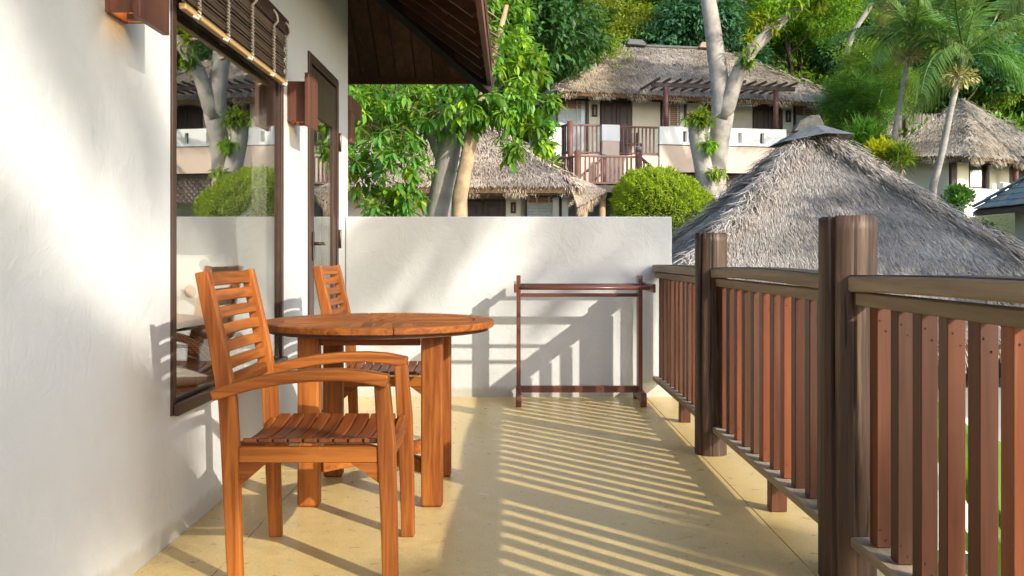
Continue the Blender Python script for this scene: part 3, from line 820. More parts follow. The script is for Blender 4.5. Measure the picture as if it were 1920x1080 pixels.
# ================================================================ CHAIRS
def make_chair(label):
    t = thing('teak_armchair', label, 'chair', (-.612, 3.015, 0), 0, 'teak armchairs at the round table')
    for s_ in (-1, 1):
        y = s_ * .236
        pts = [(-.234, y, 0), (-.244, y, .25), (-.250, y, .42), (-.258, y, .56), (-.290, y, .74), (-.336, y, .955)]
        MB().sweep(pts, (0, 1, 0), .036, [.044, .050, .054, .054, .050, .042]).build('rear_leg', M_teak['z'], t, bevel=.005, seg=2)
        pts = [(.240, y, 0), (.236, y, .20), (.228, y, .43), (.214, y, .612)]
        MB().sweep(pts, (0, 1, 0), .040, [.046, .050, .054, .046]).build('front_leg', M_teak['z'], t, bevel=.005, seg=2)
        ya = s_ * .248
        pts = [(-.300, ya, .578), (-.25, ya, .594), (-.18, ya, .614), (-.09, ya, .631), (0, ya, .640), (.09, ya, .642), (.16, ya, .637), (.235, ya, .622)]
        MB().sweep(pts, (0, 1, 0), [.050, .052, .054, .055, .055, .055, .055, .052], [.032, .034, .036, .036, .036, .036, .037, .038]).build('arm', M_teak['x'], t, bevel=.006, seg=2)
        MB().box(-.222, .202, y - .014, y + .014, .372, .420).build('side_rail', M_teak['x'], t, bevel=.003)
        for sx, x0 in ((1, -.221), (-1, .205)):
            g = MB(); zt, zb = .3715, .298 if sx > 0 else .31
            q = [(x0, zt), (x0 + sx * .085, zt), (x0, zb)]
            vs = [(p[0], y - .012, p[1]) for p in q] + [(p[0], y + .012, p[1]) for p in q]
            g.add(vs, [(0, 1, 2), (5, 4, 3), (0, 3, 4, 1), (1, 4, 5, 2), (2, 5, 3, 0)]); g.build('corner_brace', M_teak['x'], t)
    def dip(y): return .442 - .030 * max(0, 1 - (abs(y) / .235) ** 2.2)
    n = 14
    for k in range(9):
        x = -.196 + k * .0465
        pts = [(x, -.226 + .452 * i / n, dip(-.226 + .452 * i / n) - .004) for i in range(n + 1)]
        MB().sweep(pts, (1, 0, 0), .0405, .016).build('seat_slat', M_seat, t, bevel=.003)
    for x in (.222,):
        pts = [(x, -.215 + .43 * i / n, dip(-.215 + .43 * i / n) - .026) for i in range(n + 1)]
        MB().sweep(pts, (1, 0, 0), .024, .060).build('front_rail', M_teak['y'], t, bevel=.003)
    pts = [(-.236, -.217 + .434 * i / n, dip(-.217 + .434 * i / n) - .030) for i in range(n + 1)]
    MB().sweep(pts, (1, 0, 0), .022, .05).build('rear_rail', M_teak['y'], t, bevel=.003)
    for k in range(7):
        z = .930 - k * .0535
        xb = np.interp(z, [.56, .74, .955], [-.258, -.290, -.336])
        sl = (np.interp(z + .02, [.56, .74, .98], [-.258, -.290, -.340]) - np.interp(z - .02, [.54, .74, .955], [-.256, -.290, -.336])) / .04
        pts = [(xb - .014 * max(0, 1 - (abs(-.219 + .438 * i / n) / .22) ** 2), -.219 + .438 * i / n, z) for i in range(n + 1)]
        A = Vector((sl, 0, 1)).normalized()
        MB().sweep(pts, A, .0365 if k else .044, .015).build('back_slat', M_teak['y'], t, bevel=.003)
    return t
ch = make_chair('teak armchair nearest the window blind lamp, in front of the table with its seat fully visible')
ch['label'] = 'near teak armchair in front of the table, its whole seat and both arms visible'
c2 = copy_tree(ch); c2.location = (-.612, 4.64, 0)
c2['label'] = 'teak armchair behind the round table, beside the glass door'
# ================================================================ GROUND
def hgt(x, y):
    pts = [(-60, -2.8), (15, -2.6), (17.5, -1.6), (21, -0.2), (26, 1.3), (30, 3.0), (34, 4.2), (38, 6.0), (60, 15.5), (90, 29.0), (140, 44.0)]
    xs_ = [p[0] for p in pts]; zs_ = [p[1] for p in pts]
    z = float(np.interp(y, xs_, zs_))
    if y > 34: z += .5 * math.sin(x * .21 + y * .13) + .35 * math.sin(x * .47 - y * .29)
    if x < -8: z = z - .0
    return z
def groundmat():
    m, nt, bs, out = new_mat('leafy_ground')
    co = coords(nt)
    a = nd(nt, 'ShaderNodeTexNoise', i_Scale=.35, i_Detail=8.0, i_Roughness=.65); b_ = nd(nt, 'ShaderNodeTexNoise', i_Scale=6.0, i_Detail=8.0, i_Roughness=.7)
    nt.links.new(co, a.inputs['Vector']); nt.links.new(co, b_.inputs['Vector'])
    mu = nd(nt, 'ShaderNodeMath', operation='MULTIPLY_ADD', i_1=.5); nt.links.new(a.outputs[0], mu.inputs[0])
    m2 = nd(nt, 'ShaderNodeMath', operation='MULTIPLY', i_1=.5); nt.links.new(b_.outputs[0], m2.inputs[0]); nt.links.new(m2.outputs[0], mu.inputs[2])
    r = ramp(nt, mu.outputs[0], [(.35, (.030, .028, .012)), (.48, (.035, .055, .015)), (.62, (.06, .095, .02))])
    nt.links.new(r.outputs[0], bs.inputs['Base Color']); bs.inputs['Roughness'].default_value = .95
    bp = nd(nt, 'ShaderNodeBump', i_Strength=.8, i_Distance=.15); nt.links.new(b_.outputs[0], bp.inputs['Height']); nt.links.new(bp.outputs[0], bs.inputs['Normal'])
    return m
g = MB()
ys_ = list(np.concatenate([np.arange(-150, -20, 10.), np.arange(-20, 14, 4.), np.arange(14, 70, 1.5), np.arange(70, 141, 5.)]))
xs2 = list(np.concatenate([np.arange(-160, -20, 10.), np.arange(-20, 50, 1.6), np.arange(50, 171, 10.)]))
vs = [(x, y, hgt(x, y)) for y in ys_ for x in xs2]; nx = len(xs2)
fs = [(j * nx + i, j * nx + i + 1, (j + 1) * nx + i + 1, (j + 1) * nx + i) for j in range(len(ys_) - 1) for i in range(nx - 1)]
g.add(vs, fs, True)
tag(g.build('hillside_ground', groundmat()), kind='structure')

# ================================================================ THATCH
M_straw = strawmat('straw', (0.42, 0.40, 0.37))
M_thbase = plain('thatch_underlayer', (0.10, 0.085, 0.07), rough=.95, noise=.3, nscale=14, bump=.8)
M_thunder = plain('thatch_underside', (0.13, 0.075, 0.035), rough=.9, noise=.4, nscale=20, bump=.8)

def thatch_faces(polys, n, L, w, tilt=(6, 20), base=(1, 1, 1), hipfan=0.5, fringe=0, fringeL=.3, clump=.35, seed=1, warm=0.0, hip_extra=0):
    """polys: eave_left, eave_right, (upper points...) corners of each roof face, seen from outside"""
    rg = np.random.default_rng(seed)
    areas = []; info = []
    for P_ in polys:
        P_ = [np.array(p, float) for p in P_]
        nn = np.cross(P_[1] - P_[0], P_[2] - P_[0]); nn /= np.linalg.norm(nn)
        if nn[2] < 0: nn = -nn
        down = np.array([0, 0, -1.0]) - nn * (-nn[2]); down /= np.linalg.norm(down)
        tris = [(P_[0], P_[i], P_[i + 1]) for i in range(1, len(P_) - 1)]
        for t in tris:
            areas.append(.5 * np.linalg.norm(np.cross(t[1] - t[0], t[2] - t[0]))); info.append((t, nn, down, P_))
    areas = np.array(areas); cnt = (areas / areas.sum() * n).astype(int)
    RM = []; TT = []; CC = []
    for (t, nn, down, P_), c in zip(info, cnt):
        u = rg.random(c); v = rg.random(c); sw = u + v > 1; u[sw] = 1 - u[sw]; v[sw] = 1 - v[sw]
        p = t[0] + u[:, None] * (t[1] - t[0]) + v[:, None] * (t[2] - t[0])
        side = np.cross(nn, down)
        zrow = (p @ down)
        # layered courses: straw at the lower edge of each course lifts more
        lay = (zrow * 3.1 + .35 * np.sin(p @ side * 1.7) + .2 * np.sin(p @ side * 5.1 + zrow)) % 1.0
        tl = np.radians(tilt[0] + (tilt[1] - tilt[0]) * rg.random(c) ** 1.6 + 4 * (lay > .86))
        jit = clump * (np.sin(p @ side * 7.3 + 2.1 * np.sin(zrow * 5)) * .35 + .35 * np.sin(p @ side * 19 + zrow * 11) + rg.normal(0, .32, c))
        # near hips the straw fans out along the hip
        d = down[None] * 1.0 + side[None] * jit[:, None]
        for (e0, e1) in ((P_[0], P_[-1]), (P_[1], P_[2])):
            ev = e0 - e1; ln = np.linalg.norm(ev); ev = ev / ln
            rel = p - e1; al = rel @ ev; dist = np.linalg.norm(rel - al[:, None] * ev, axis=1)
            wgt = hipfan * np.exp(-(dist / .45) ** 2)
            d = d + ev[None] * wgt[:, None] * 1.5
        d = nrm(d)
        d = d * np.cos(tl)[:, None] + nn[None] * np.sin(tl)[:, None]
        nz = nrm(nn[None] + rg.normal(0, .45, (c, 3)))
        s_ = L * rg.uniform(.6, 1.35, c)
        RM.append(frames(d, nz, w * rg.uniform(.6, 1.5, c), s_, s_)); TT.append(p + nn * .01 - d * s_[:, None] * .4)
        lum = .62 + .5 * rg.random(c) ** 1.3 + .12 * np.sin(p @ side * 2.3 + zrow * 1.1) + .10 * np.sin(zrow * 6.2 + 1.2 * np.sin(p @ side))
        lum *= np.where(rg.random(c) < .03, 1.5, 1.0) * np.where(lay > .9, .86, 1.0)
        lum *= 1 - .22 * np.clip(np.sin(p[:, 0] * 1.3 + 1.7 * np.sin(p[:, 2] * 1.9)) * np.sin(p[:, 1] * 1.1 + p[:, 2] * 1.4) - .2, 0, 1)
        wm = (rg.random(c) * .5 + .25 * np.sin(p @ side * 1.1 + 3) + .25)[:, None] * (.14 + warm)
        CC.append(lum[:, None] * (np.array(base)[None] * (1 + wm * np.array([1.0, .35, -.55])[None])))
    # fringe hanging along each eave
    if fringe:
        for P_ in polys:
            P_ = [np.array(p, float) for p in P_]
            nn = np.cross(P_[1] - P_[0], P_[2] - P_[0]); nn /= np.linalg.norm(nn)
            if nn[2] < 0: nn = -nn
            down = np.array([0, 0, -1.0]) + nn * nn[2]; down /= np.linalg.norm(down)
            ln = np.linalg.norm(P_[1] - P_[0]); c = int(fringe * ln)
            u = rg.random(c)
            p = P_[0] + u[:, None] * (P_[1] - P_[0]) - down * .10 - nn * (rg.random(c) * .16)[:, None]
            d = nrm(down[None] * rg.uniform(.6, 1.1, c)[:, None] + np.array([0, 0, -1.0])[None] * rg.uniform(.1, .8, c)[:, None] + rg.normal(0, .13, (c, 3)))
            s_ = fringeL * rg.uniform(.5, 1.2, c) * (1 + .3 * np.sin(u * ln * 5))
            RM.append(frames(d, nrm(nn[None] + rg.normal(0, .4, (c, 3))), w * rg.uniform(.7, 1.4, c), s_, s_)); TT.append(p)
            lum = .75 + .55 * rg.random(c)
            CC.append(lum[:, None] * np.array([1.10, 1.0, .82])[None] * np.array(base)[None])
    if hip_extra:
        for P_ in polys:
            P_ = [np.array(p, float) for p in P_]
            e0, e1 = P_[0], P_[-1]
            c = hip_extra; u = rg.random(c) ** .8
            p = e1 + u[:, None] * (e0 - e1) + rg.normal(0, .07, (c, 3))
            ev = nrm((e0 - e1)[None])[0]
            hz = np.array([ev[1], -ev[0], 0]); hz /= np.linalg.norm(hz)
            sgn = rg.choice([-1, 1], c)
            d = nrm(ev[None] * rg.uniform(.5, 1.1, c)[:, None] + hz[None] * (sgn * rg.uniform(.1, .9, c))[:, None] + np.array([0, 0, 1.0])[None] * rg.normal(.02, .12, c)[:, None])
            s_ = L * rg.uniform(.8, 1.6, c)
            RM.append(frames(d, nrm(np.array([0, 0, 1.0])[None] + rg.normal(0, .4, (c, 3))), w * rg.uniform(.7, 1.5, c), s_, s_)); TT.append(p + np.array([0, 0, .03]))
            CC.append((.85 + .6 * rg.random(c))[:, None] * np.array([1.08, 1.02, .95])[None] * np.array(base)[None])
    TV = [(-.5, 0, 0), (.5, 0, 0), (.42, .55, .02), (-.42, .55, .02), (.12, 1, -.03), (-.12, 1, -.03)]
    TF = [(0, 1, 2, 3), (3, 2, 4, 5)]
    return mass_mesh('thatch', TV, TF, np.concatenate(RM), np.concatenate(TT), np.clip(np.concatenate(CC), 0, 2.4))

def roof_slab(polys, name, parent, thick=.16):
    mb = MB()
    for P_ in polys:
        up = [tuple(p) for p in P_]; dn = [(p[0], p[1], p[2] - thick) for p in P_]
        n = len(up)
        mb.add(up, [tuple(range(n))]); 
    o = mb.build(name, M_thbase, parent)
    mb = MB()
    for P_ in polys:
        dn = [(p[0], p[1], p[2] - thick) for p in P_]; n = len(dn)
        mb.add(dn, [tuple(range(n))])
        a, b_ = P_[0], P_[1]
        mb.add([tuple(a), tuple(b_), (b_[0], b_[1], b_[2] - thick), (a[0], a[1], a[2] - thick)], [(0, 1, 2, 3)])
    mb.build('roof_underside', M_thunder, parent)
    return o

def hip_rect(x0, x1, y0, y1, z0, rx0, rx1, ryc, z1):
    A, B, C_, D = (x0, y0, z0), (x1, y0, z0), (x1, y1, z0), (x0, y1, z0); E, F = (rx0, ryc, z1), (rx1, ryc, z1)
    return [[A, B, F, E], [B, C_, F], [C_, D, E, F], [D, A, E]]

# ---- thatch edge of our own roof
pol = [[(-.19, -4.5, 2.76), (-.19, 8.62, 2.76), (-4.0, 4.83, 2.76 + P * 3.79), (-4.0, -4.5, 2.76 + P * 3.79)],
       [(-.19, 8.62, 2.76), (-7.8, 8.62, 2.76), (-4.0, 4.83, 2.76 + P * 3.79)]]
pol = [[(p[0] - WX, p[1], p[2]) for p in f] for f in pol]
pol_t = [[(p[0], p[1], p[2] + .17) for p in f] for f in pol]
roof_slab(pol_t, 'roof_thatch_base', house)
link_mesh('thatch', thatch_faces(pol_t, 9000, .20, .016, tilt=(1, 6), fringe=900, fringeL=.12, base=(.8, .62, .42), seed=3, warm=.2, clump=.12), M_straw, house, kind='stuff')

# ================================================================ PAVILION (the near thatched roof)
pav = thing('thatched_pavilion', 'square pavilion with a big grey thatched roof just beyond the railing', 'pavilion', (4.61, 14.0, -2.6))
def pz(z): return z + 2.6
a = 3.4
ap = (0, 0, pz(3.0))
# slight concave flare: lower skirt shallower
k_ = .62; zk = pz(.12 + (3.0 - .12) * (1 - k_) * .95); ak = a * k_
prof = [(a, pz(.02)), (a * .68, pz(.80)), (a * .36, pz(1.72)), (a * .16, pz(2.38)), (.08, pz(2.78))]
polys = []
for i in range(4):
    (a0, z0), (a1, z1) = prof[i], prof[i + 1]
    c0 = [(-a0, -a0), (a0, -a0), (a0, a0), (-a0, a0)]; c1 = [(-a1, -a1), (a1, -a1), (a1, a1), (-a1, a1)]
    for q in range(4):
        A_, B_ = c0[q], c0[(q + 1) % 4]; C_, D_ = c1[(q + 1) % 4], c1[q]
        polys.append([(*A_, z0), (*B_, z0), (*C_, z1), (*D_, z1)])
roof_slab(polys, 'roof_base', pav, .2)
front = [p for i, p in enumerate(polys) if i % 4 in (0, 1, 3)]
back = [p for i, p in enumerate(polys) if i % 4 == 2]
link_mesh('thatch', thatch_faces(front, 190000, .19, .0085, tilt=(3, 20), clump=.36, hipfan=.5, hip_extra=2600, seed=5, base=(.95, .95, .97), fringe=0), M_straw, pav, kind='stuff')
link_mesh('thatch', thatch_faces(back, 9000, .28, .03, seed=6, fringe=0), M_straw, pav, kind='stuff')
link_mesh('eave_fringe', thatch_faces(polys[:4], 2500, .25, .016, seed=7, fringe=260, fringeL=.3), M_straw, pav, kind='stuff')
M_slate = plain('grey_cap_tile', (.11, .115, .12), rough=.7, noise=.35, nscale=9, bump=.5)
cp = MB()
cp.add([(-.52, -.40, pz(2.70)), (.05, -.52, pz(2.80)), (.50, -.42, pz(2.80)), (.52, .4, pz(2.74)), (-.5, .45, pz(2.72)), (.02, .0, pz(3.02)), (-.05, -.05, pz(2.90))],
       [(0, 1, 5), (1, 2, 5), (2, 3, 5), (3, 4, 5), (4, 0, 5), (0, 6, 1), (1, 6, 2), (2, 6, 3), (3, 6, 4), (4, 6, 0)])
o_ = cp.build('ridge_cap', M_slate, pav); o_.location = (0, 0, .10); o_.scale = (1.05, 1.05, 1.1)
o_.location.z = .04 - .1 * pz(2.8)
kn = MB()
kn.add([(-.30, -.09, pz(2.86)), (.17, -.10, pz(2.93)), (.17, .12, pz(2.93)), (-.30, .12, pz(2.86)), (-.20, -.07, pz(3.03)), (-.04, -.08, pz(3.11)), (.10, -.07, pz(3.12)), (.15, -.07, pz(3.02)),
        (-.20, .09, pz(3.03)), (-.04, .10, pz(3.11)), (.10, .09, pz(3.12)), (.15, .09, pz(3.02))],
       [(0, 1, 7, 6, 5, 4), (3, 8, 9, 10, 11, 2), (0, 4, 8, 3), (4, 5, 9, 8), (5, 6, 10, 9), (6, 7, 11, 10), (7, 1, 2, 11), (0, 3, 2, 1)])
kn.build('cap_block', plain('weathered_cap_block', (.11, .105, .09), rough=.9, noise=.4, nscale=12, bump=.8), pav, bevel=.01).location = (0, -.05, .06)
for sx in (-1, 0, 1):
    for sy in (-1, 1):
        MB().tube([(sx * 2.5, sy * 2.5, 0), (sx * 2.5, sy * 2.5, pz(.42))], .11, seg=12).build('post', M_vred, pav)
for sy in (-1, 1):
    MB().box(-2.9, 2.9, sy * 2.5 - .08, sy * 2.5 + .08, pz(.02), pz(.2)).build('eave_beam', M_vdark, pav)
    MB().box(-3.3, 3.3, sy * 3.26 - .04, sy * 3.26 + .04, pz(-.16), pz(-.06)).build('eave_beam', M_vdark, pav)
MB().box(-2.3, 2.3, -2.2, 2.3, 0.0, 1.9).build('wall', M_white, pav)
MB().box(-3.0, 3.0, -3.0, -2.85, 0.0, .75).build('low_wall', M_cream, pav)
for k in range(16):
    MB().box(-1.9, -.3, -2.235, -2.215, .9 + k * .05, .935 + k * .05).build('louvre', M_slate, pav)

# ================================================================ LETTERING
def text(body, size, loc, rot, mat, parent, ext=.003):
    cu = bpy.data.curves.new('number', 'FONT'); cu.body = body; cu.size = size; cu.extrude = ext; cu.align_x = 'CENTER'; cu.align_y = 'CENTER'; cu.space_line = .85
    tmp = bpy.data.objects.new('number', cu); me_ = bpy.data.meshes.new_from_object(tmp); bpy.data.objects.remove(tmp)
    o = bpy.data.objects.new('number', me_); o.location = loc; o.rotation_euler = rot; me_.materials.clear(); me_.materials.append(mat); col.objects.link(o); o.parent = parent
    return o
M_num = plain('pale_number', (.72, .70, .62), rough=.5)
def number_sign(label, parent_thing, u, v, z, h, txt):
    s_ = MB().box(u - h * .24, u + h * .24, v - .03, v, z - h / 2, z + h / 2).build('number_sign', M_vdark, parent_thing, bevel=.004)
    for i, ch_ in enumerate(txt):
        text(ch_, h * .27, (u, v - .031, z + h * .19 - i * h * .22), (R(90), 0, 0), M_num, s_)

# ================================================================ BIG VILLA
TH = R(10)
vil = thing('hillside_villa', 'large twin villa with wide hipped thatched roof, white terrace parapet and pergola', 'villa', (4.64, 28.5, 0), TH)
pl = hip_rect(-2.95, 7.45, 1.55, 8.0, 6.32, .3, 3.95, 4.7, 8.72)
# sagging corners: drop them a little
for f in pl:
    for i, p in enumerate(f):
        if p[2] < 7: f[i] = (p[0], p[1], p[2] + (.12 if p[0] < 0 else 0))
def sub_face(f):
    return f
roof_slab(pl, 'roof_base', vil, .16)
link_mesh('thatch', thatch_faces(pl, 80000, .24, .022, tilt=(3, 13), clump=.25, seed=11, base=(1.02, .97, .93), fringe=300, fringeL=.22, warm=.12, hip_extra=500), M_straw, vil, kind='stuff')
MB().box(.25, 4.0, 4.6, 4.8, 8.70, 8.80).build('ridge_roll', M_slate, vil, bevel=.03)
M_red = plain('red_cap', (.42, .23, .16), rough=.8, noise=.2)
for u0, mt in ((.35, M_slate), (3.15, M_red)):
    MB().hexa([(u0 - .05, 4.45, 8.75), (u0 + .75, 4.45, 8.72), (u0 + .75, 4.95, 8.72), (u0 - .05, 4.95, 8.75), (u0 + .1, 4.6, 8.98), (u0 + .62, 4.6, 8.96), (u0 + .62, 4.8, 8.96), (u0 + .1, 4.8, 8.98)]).build('ridge_cap', mt, vil, bevel=.02)
FZ = 4.20
# wall and its openings on the plane v=2.6
MB().box(-2.75, 7.05, 2.75, 7.4, FZ - .05, 6.9).build('wall', M_cream, vil)
MB().box(-1.64, 5.88, 2.60, 2.745, 6.34, 6.52).build('lintel', M_vdark, vil)
for (u0, u1, mt) in ((-1.60, -1.22, M_cream), (-.06, .93, M_cream), (3.36, 4.32, M_cream), (5.47, 5.86, M_cream), (1.9, 2.55, M_cream)):
    MB().box(u0, u1, 2.62, 2.745, FZ, 6.335).build('wall_panel', mt, vil)
def vdoor(u0, u1, par, v=2.63, z0=FZ, z1=6.33):
    d = MB().box(u0, u1, v, v + .09, z0, z1).build('door', M_vdoor, par)
    um = (u0 + u1) / 2; w_ = (u1 - u0) / 2
    for q in (0, 1):
        a0 = u0 + q * w_ + .02
        MB().box(a0, a0 + w_ - .04, v - .028, v - .002, z0 + .03, z1 - .05).build('door_leaf', M_vdoor, d, bevel=.004)
        for (za, zb) in ((.12, .42), (.50, .93)):
            h_ = z1 - z0
            m_ = MB(); frame_rect2(m_, a0 + .10, a0 + w_ - .14, v - .045, v - .029, z0 + za * h_, z0 + zb * h_, .035); m_.build('panel_moulding', M_vdark, d)
def frame_rect2(mb, x0, x1, y0, y1, z0, z1, w):
    mb.box(x0, x0 + w, y0, y1, z0, z1); mb.box(x1 - w, x1, y0, y1, z0, z1); mb.box(x0 + w, x1 - w, y0, y1, z1 - w, z1); mb.box(x0 + w, x1 - w, y0, y1, z0, z0 + w)
    return mb
vdoor(-1.18, -.10, vil); vdoor(4.35, 5.44, vil)
number_sign('', vil, -1.40, 2.615, 5.98, .42, '303'); number_sign('', vil, 5.66, 2.615, 5.98, .42, '302')
# glazed corners with louvre blinds
M_blind = plain('pale_blue_blind', (.55, .62, .66), rough=.6)
M_vglass = plain('pale_glass', (.48, .58, .64), rough=.12, spec=.7, noise=.05)
M_wblind = plain('wood_blind', (.36, .20, .10), rough=.6, noise=.3, nscale=20)
def glazed(u0, u1, par, z0=FZ + .25, z1=6.36, v=2.60, n=26, vmul=0, wood_top=.30, nm=2):
    w = MB(); frame_rect2(w, u0, u1, v, v + .1, z0, z1, .05)
    f = w.build('window', M_vdark, par)
    MB().box(u0 + .05, u1 - .05, v + .06, v + .07, z0 + .05, z1 - .05).build('pane', M_vglass, f)
    H_ = z1 - z0 - .1
    for k in range(n):
        zz = z0 + .06 + k * H_ / n
        MB().hexa([(u0 + .09, v + .035, zz), (u1 - .2, v + .035, zz), (u1 - .2, v + .055, zz + .01), (u0 + .09, v + .055, zz + .01),
                   (u0 + .09, v + .030, zz + H_ / n * .72), (u1 - .2, v + .030, zz + H_ / n * .72), (u1 - .2, v + .05, zz + H_ / n * .72 + .01), (u0 + .09, v + .05, zz + H_ / n * .72 + .01)]).build(
            'blind_slat', M_wblind if zz > z1 - wood_top - .06 else M_blind, f)
    for q in range(nm):
        uu = u0 + (q + 1) * (u1 - u0) / (nm + 1)
        MB().box(uu - .02, uu + .02, v + .005, v + .029, z0 + .05, z1 - .05).build('mullion', M_blind, f)
    return f
glazed(-2.72, -1.66, vil); glazed(5.90, 7.0, vil); glazed(.98, 1.86, vil, wood_top=.75); glazed(2.6, 3.3, vil, wood_top=.75)
# terrace slab, parapet
MB().box(-2.95, 7.2, .17, 2.74, FZ - .2, FZ).build('terrace_floor', M_tan, vil)
def slotted(u0, u1, v0, v1, z0, z1, slots, name, mat, par):
    mb = MB(); cur = u0
    for (a_, b_) in slots:
        mb.box(cur, a_, v0, v1, z0, z1); mb.box(a_, b_, v0, v1, z0, z0 + .09); mb.box(a_, b_, v0, v1, z1 - .13, z1); cur = b_
    mb.box(cur, u1, v0, v1, z0, z1)
    return mb.build(name, mat, par)
slotted(0, 4.27, 0, .16, 4.55, 5.11, [(.76, .90), (1.53, 1.67), (2.62, 2.76), (3.37, 3.51)], 'parapet', M_white, vil)
MB().box(5.35, 6.06, 0, .16, 4.55, 5.11).build('parapet', M_white, vil)
MB().box(-.02, 4.30, -.02, .165, 4.525, 4.549).build('parapet_ledge', M_slate, vil)
MB().box(0, 6.06, .0, .16, 3.68, 4.524).build('terrace_wall', M_tan, vil)
MB().box(-1.87, -1.30, -.01, .2, 4.62, 5.12).build('pier', M_white, vil)
MB().box(-1.86, -1.31, -.0, .19, 3.3, 4.619).build('pier_base', M_tan, vil)
MB().box(-3.0, -.002, .05, .16, 3.3, 4.18).build('terrace_wall', M_tan, vil)
MB().box(-4.0, -3.4, -1.0, -.8, 4.0, 4.85).build('pier', M_white, vil)
MB().box(6.065, 6.2, 0, 2.6, 4.4, 5.11).build('parapet', M_white, vil)
def balrail(p0, p1, z0, z1, par, sp=.125, rw=.045, top=.05, mat=None, posts=()):
    mat = mat or M_vred
    p0 = Vector(p0); p1 = Vector(p1); L_ = (p1 - p0).length; d = (p1 - p0) / L_
    s0, s1 = (z0 if hasattr(z0, '__len__') else (z0, z0)), (z1 if hasattr(z1, '__len__') else (z1, z1))
    MB().beam((p0.x, p0.y, s1[0]), (p1.x, p1.y, s1[1]), .09, top).build('handrail', mat, par)
    MB().beam((p0.x, p0.y, s0[0] + .05), (p1.x, p1.y, s0[1] + .05), .06, .05).build('bottom_rail', mat, par)
    n = int(L_ / sp)
    for i in range(1, n):
        t = i / n; p = p0 + d * L_ * t
        a_ = s0[0] + (s0[1] - s0[0]) * t + .076; b_ = s1[0] + (s1[1] - s1[0]) * t - top / 2 - .001
        MB().beam((p.x, p.y, a_), (p.x, p.y, b_), rw, rw, up=(d.x, d.y, 0)).build('baluster', mat, par)
def rpost(u, v, z0, z1, par, r=.09, cap=False):
    MB().tube([(u, v, z0), (u, v, z1)], r, seg=14).build('post', M_vred, par)
    if cap: MB().tube([(u, v, z1 + .001), (u, v, z1 + .13), (u, v, z1 + .17)], [r * .95, r * .95, r * .5], seg=12).build('post_cap', M_slate, par)
balrail((-1.28, .10), (-.03, .10), 4.2, 5.08, vil)
balrail((-2.78, .10), (-1.89, .10), 4.2, 5.10, vil)
rpost(-2.87, .10, 3.4, 5.2, vil, .10)
balrail((-2.95, .12), (-3.6, 2.5), 4.2, 5.10, vil)
balrail((4.32, .10), (5.30, .10), 4.35, 5.06, vil)
# pergola
for u in (.34, 4.1): rpost(u, .38, 5.1, 6.42, vil, .085)
MB().box(-.15, 4.75, .32, .44, 6.43, 6.56).build('pergola_beam', M_vdark, vil)
M_pg = plain('pergola_timber', (.10, .062, .052), rough=.55, noise=.25)
for k in range(14):
    u = -.05 + k * .355
    MB().box(u, u + .045, -.15, 2.58, 6.565, 6.635).build('pergola_slat', M_pg, vil)
# chair set on the terrace
for (cu_, cv_) in ((-.55, 1.1),):
    st = thing('terrace_chair', 'small dark slatted chair on the villa terrace behind the brown balusters', 'chair', tuple((Vector((4.64, 28.5, 0)) + Matrix.Rotation(TH, 3, 'Z') @ Vector((cu_, cv_, FZ)))), TH)
    for sx in (-.24, .24):
        for sy in (-.2, .2):
            MB().box(sx - .025, sx + .025, sy - .025, sy + .025, 0, .46 if sy < 0 else .88).build('leg', M_vdark, st)
    MB().box(-.27, .27, -.23, .17, .44, .48).build('seat', M_wblind, st)
    for k in range(6): MB().box(-.21 + k * .08, -.17 + k * .08, .18, .20, .5, .86).build('back_slat', M_vdark, st)
# lattice under the terrace
MB().box(.02, 6.0, .30, .36, 3.56, 3.675).build('lattice_rail', M_vdark, vil)
MB().box(-.4, 6.3, .46, .56, 1.0, 3.66).build('underfloor_wall', plain('pinkish_wall', (.62, .52, .47)), vil)
lt = MB(); z0, z1 = 1.9, 3.55; hh = z1 - z0; u = -hh
while u < 6.0:
    for s_ in (1, -1):
        ua, ub = (u, u + hh) if s_ > 0 else (u + hh, u)
        t0 = 0; t1 = 1
        if ub != ua:
            lo, hi = (0.02 - ua) / (ub - ua), (6.0 - ua) / (ub - ua)
            t0 = max(0, min(lo, hi)); t1 = min(1, max(lo, hi))
        if t1 - t0 > .03:
            lt.beam((ua + (ub - ua) * t0, .335 - s_ * .011, z0 + hh * t0), (ua + (ub - ua) * t1, .335 - s_ * .011, z0 + hh * t1), .02, .055, up=(-(1), 0, 1) if s_ > 0 else (1, 0, 1))
    u += .20
lt.build('lattice', M_vdark, vil, kind='stuff')
MB().box(.0, .12, .28, .40, 1.2, 3.55).build('post', M_white, vil)
# ---- lower landing and stair
MB().box(-3.3, -1.1, -1.9, .03, 2.88, 3.08).build('landing_floor', M_vdark, vil)
for u in (-3.1, -1.27): rpost(u, -1.8, 1.0, 4.08, vil, .10, cap=(u > -2))
balrail((-3.0, -1.8), (-1.37, -1.8), 3.1, 3.92, vil)
rpost(-3.65, -.4, 2.5, 3.95, vil, .09, cap=True)
balrail((-3.16, -1.7), (-3.6, -.5), 3.1, 3.92, vil)
balrail((-1.20, -1.75), (.0, -1.4), (3.1, 2.3), (3.92, 3.1), vil)
rpost(-1.9, .3 - .6, 3.1, 4.0, vil, .09, cap=True)
balrail((-2.5, -.55), (-1.98, -.35), (3.1, 3.5), (3.6, 4.0), vil)
for k in range(6):
    MB().box(-1.1 + k * .24, -.86 + k * .24, -1.75, -.85, 2.88 - k * .17 - .1, 2.88 - k * .17).build('stair_tread', M_vdark, vil)
for u in (-2.2, -1.75, -2.75): MB().tube([(u, -1.2, .6), (u, -1.2, 2.87)], .10, seg=12).build('stilt_post', plain('ochre_post', (.42, .28, .16)) if 'ochre_post' not in MATS else MATS['ochre_post'], vil)
MB().box(-3.2, -1.0, -.5, -.42, .9, 2.6).build('underfloor_panel', M_slate, vil)

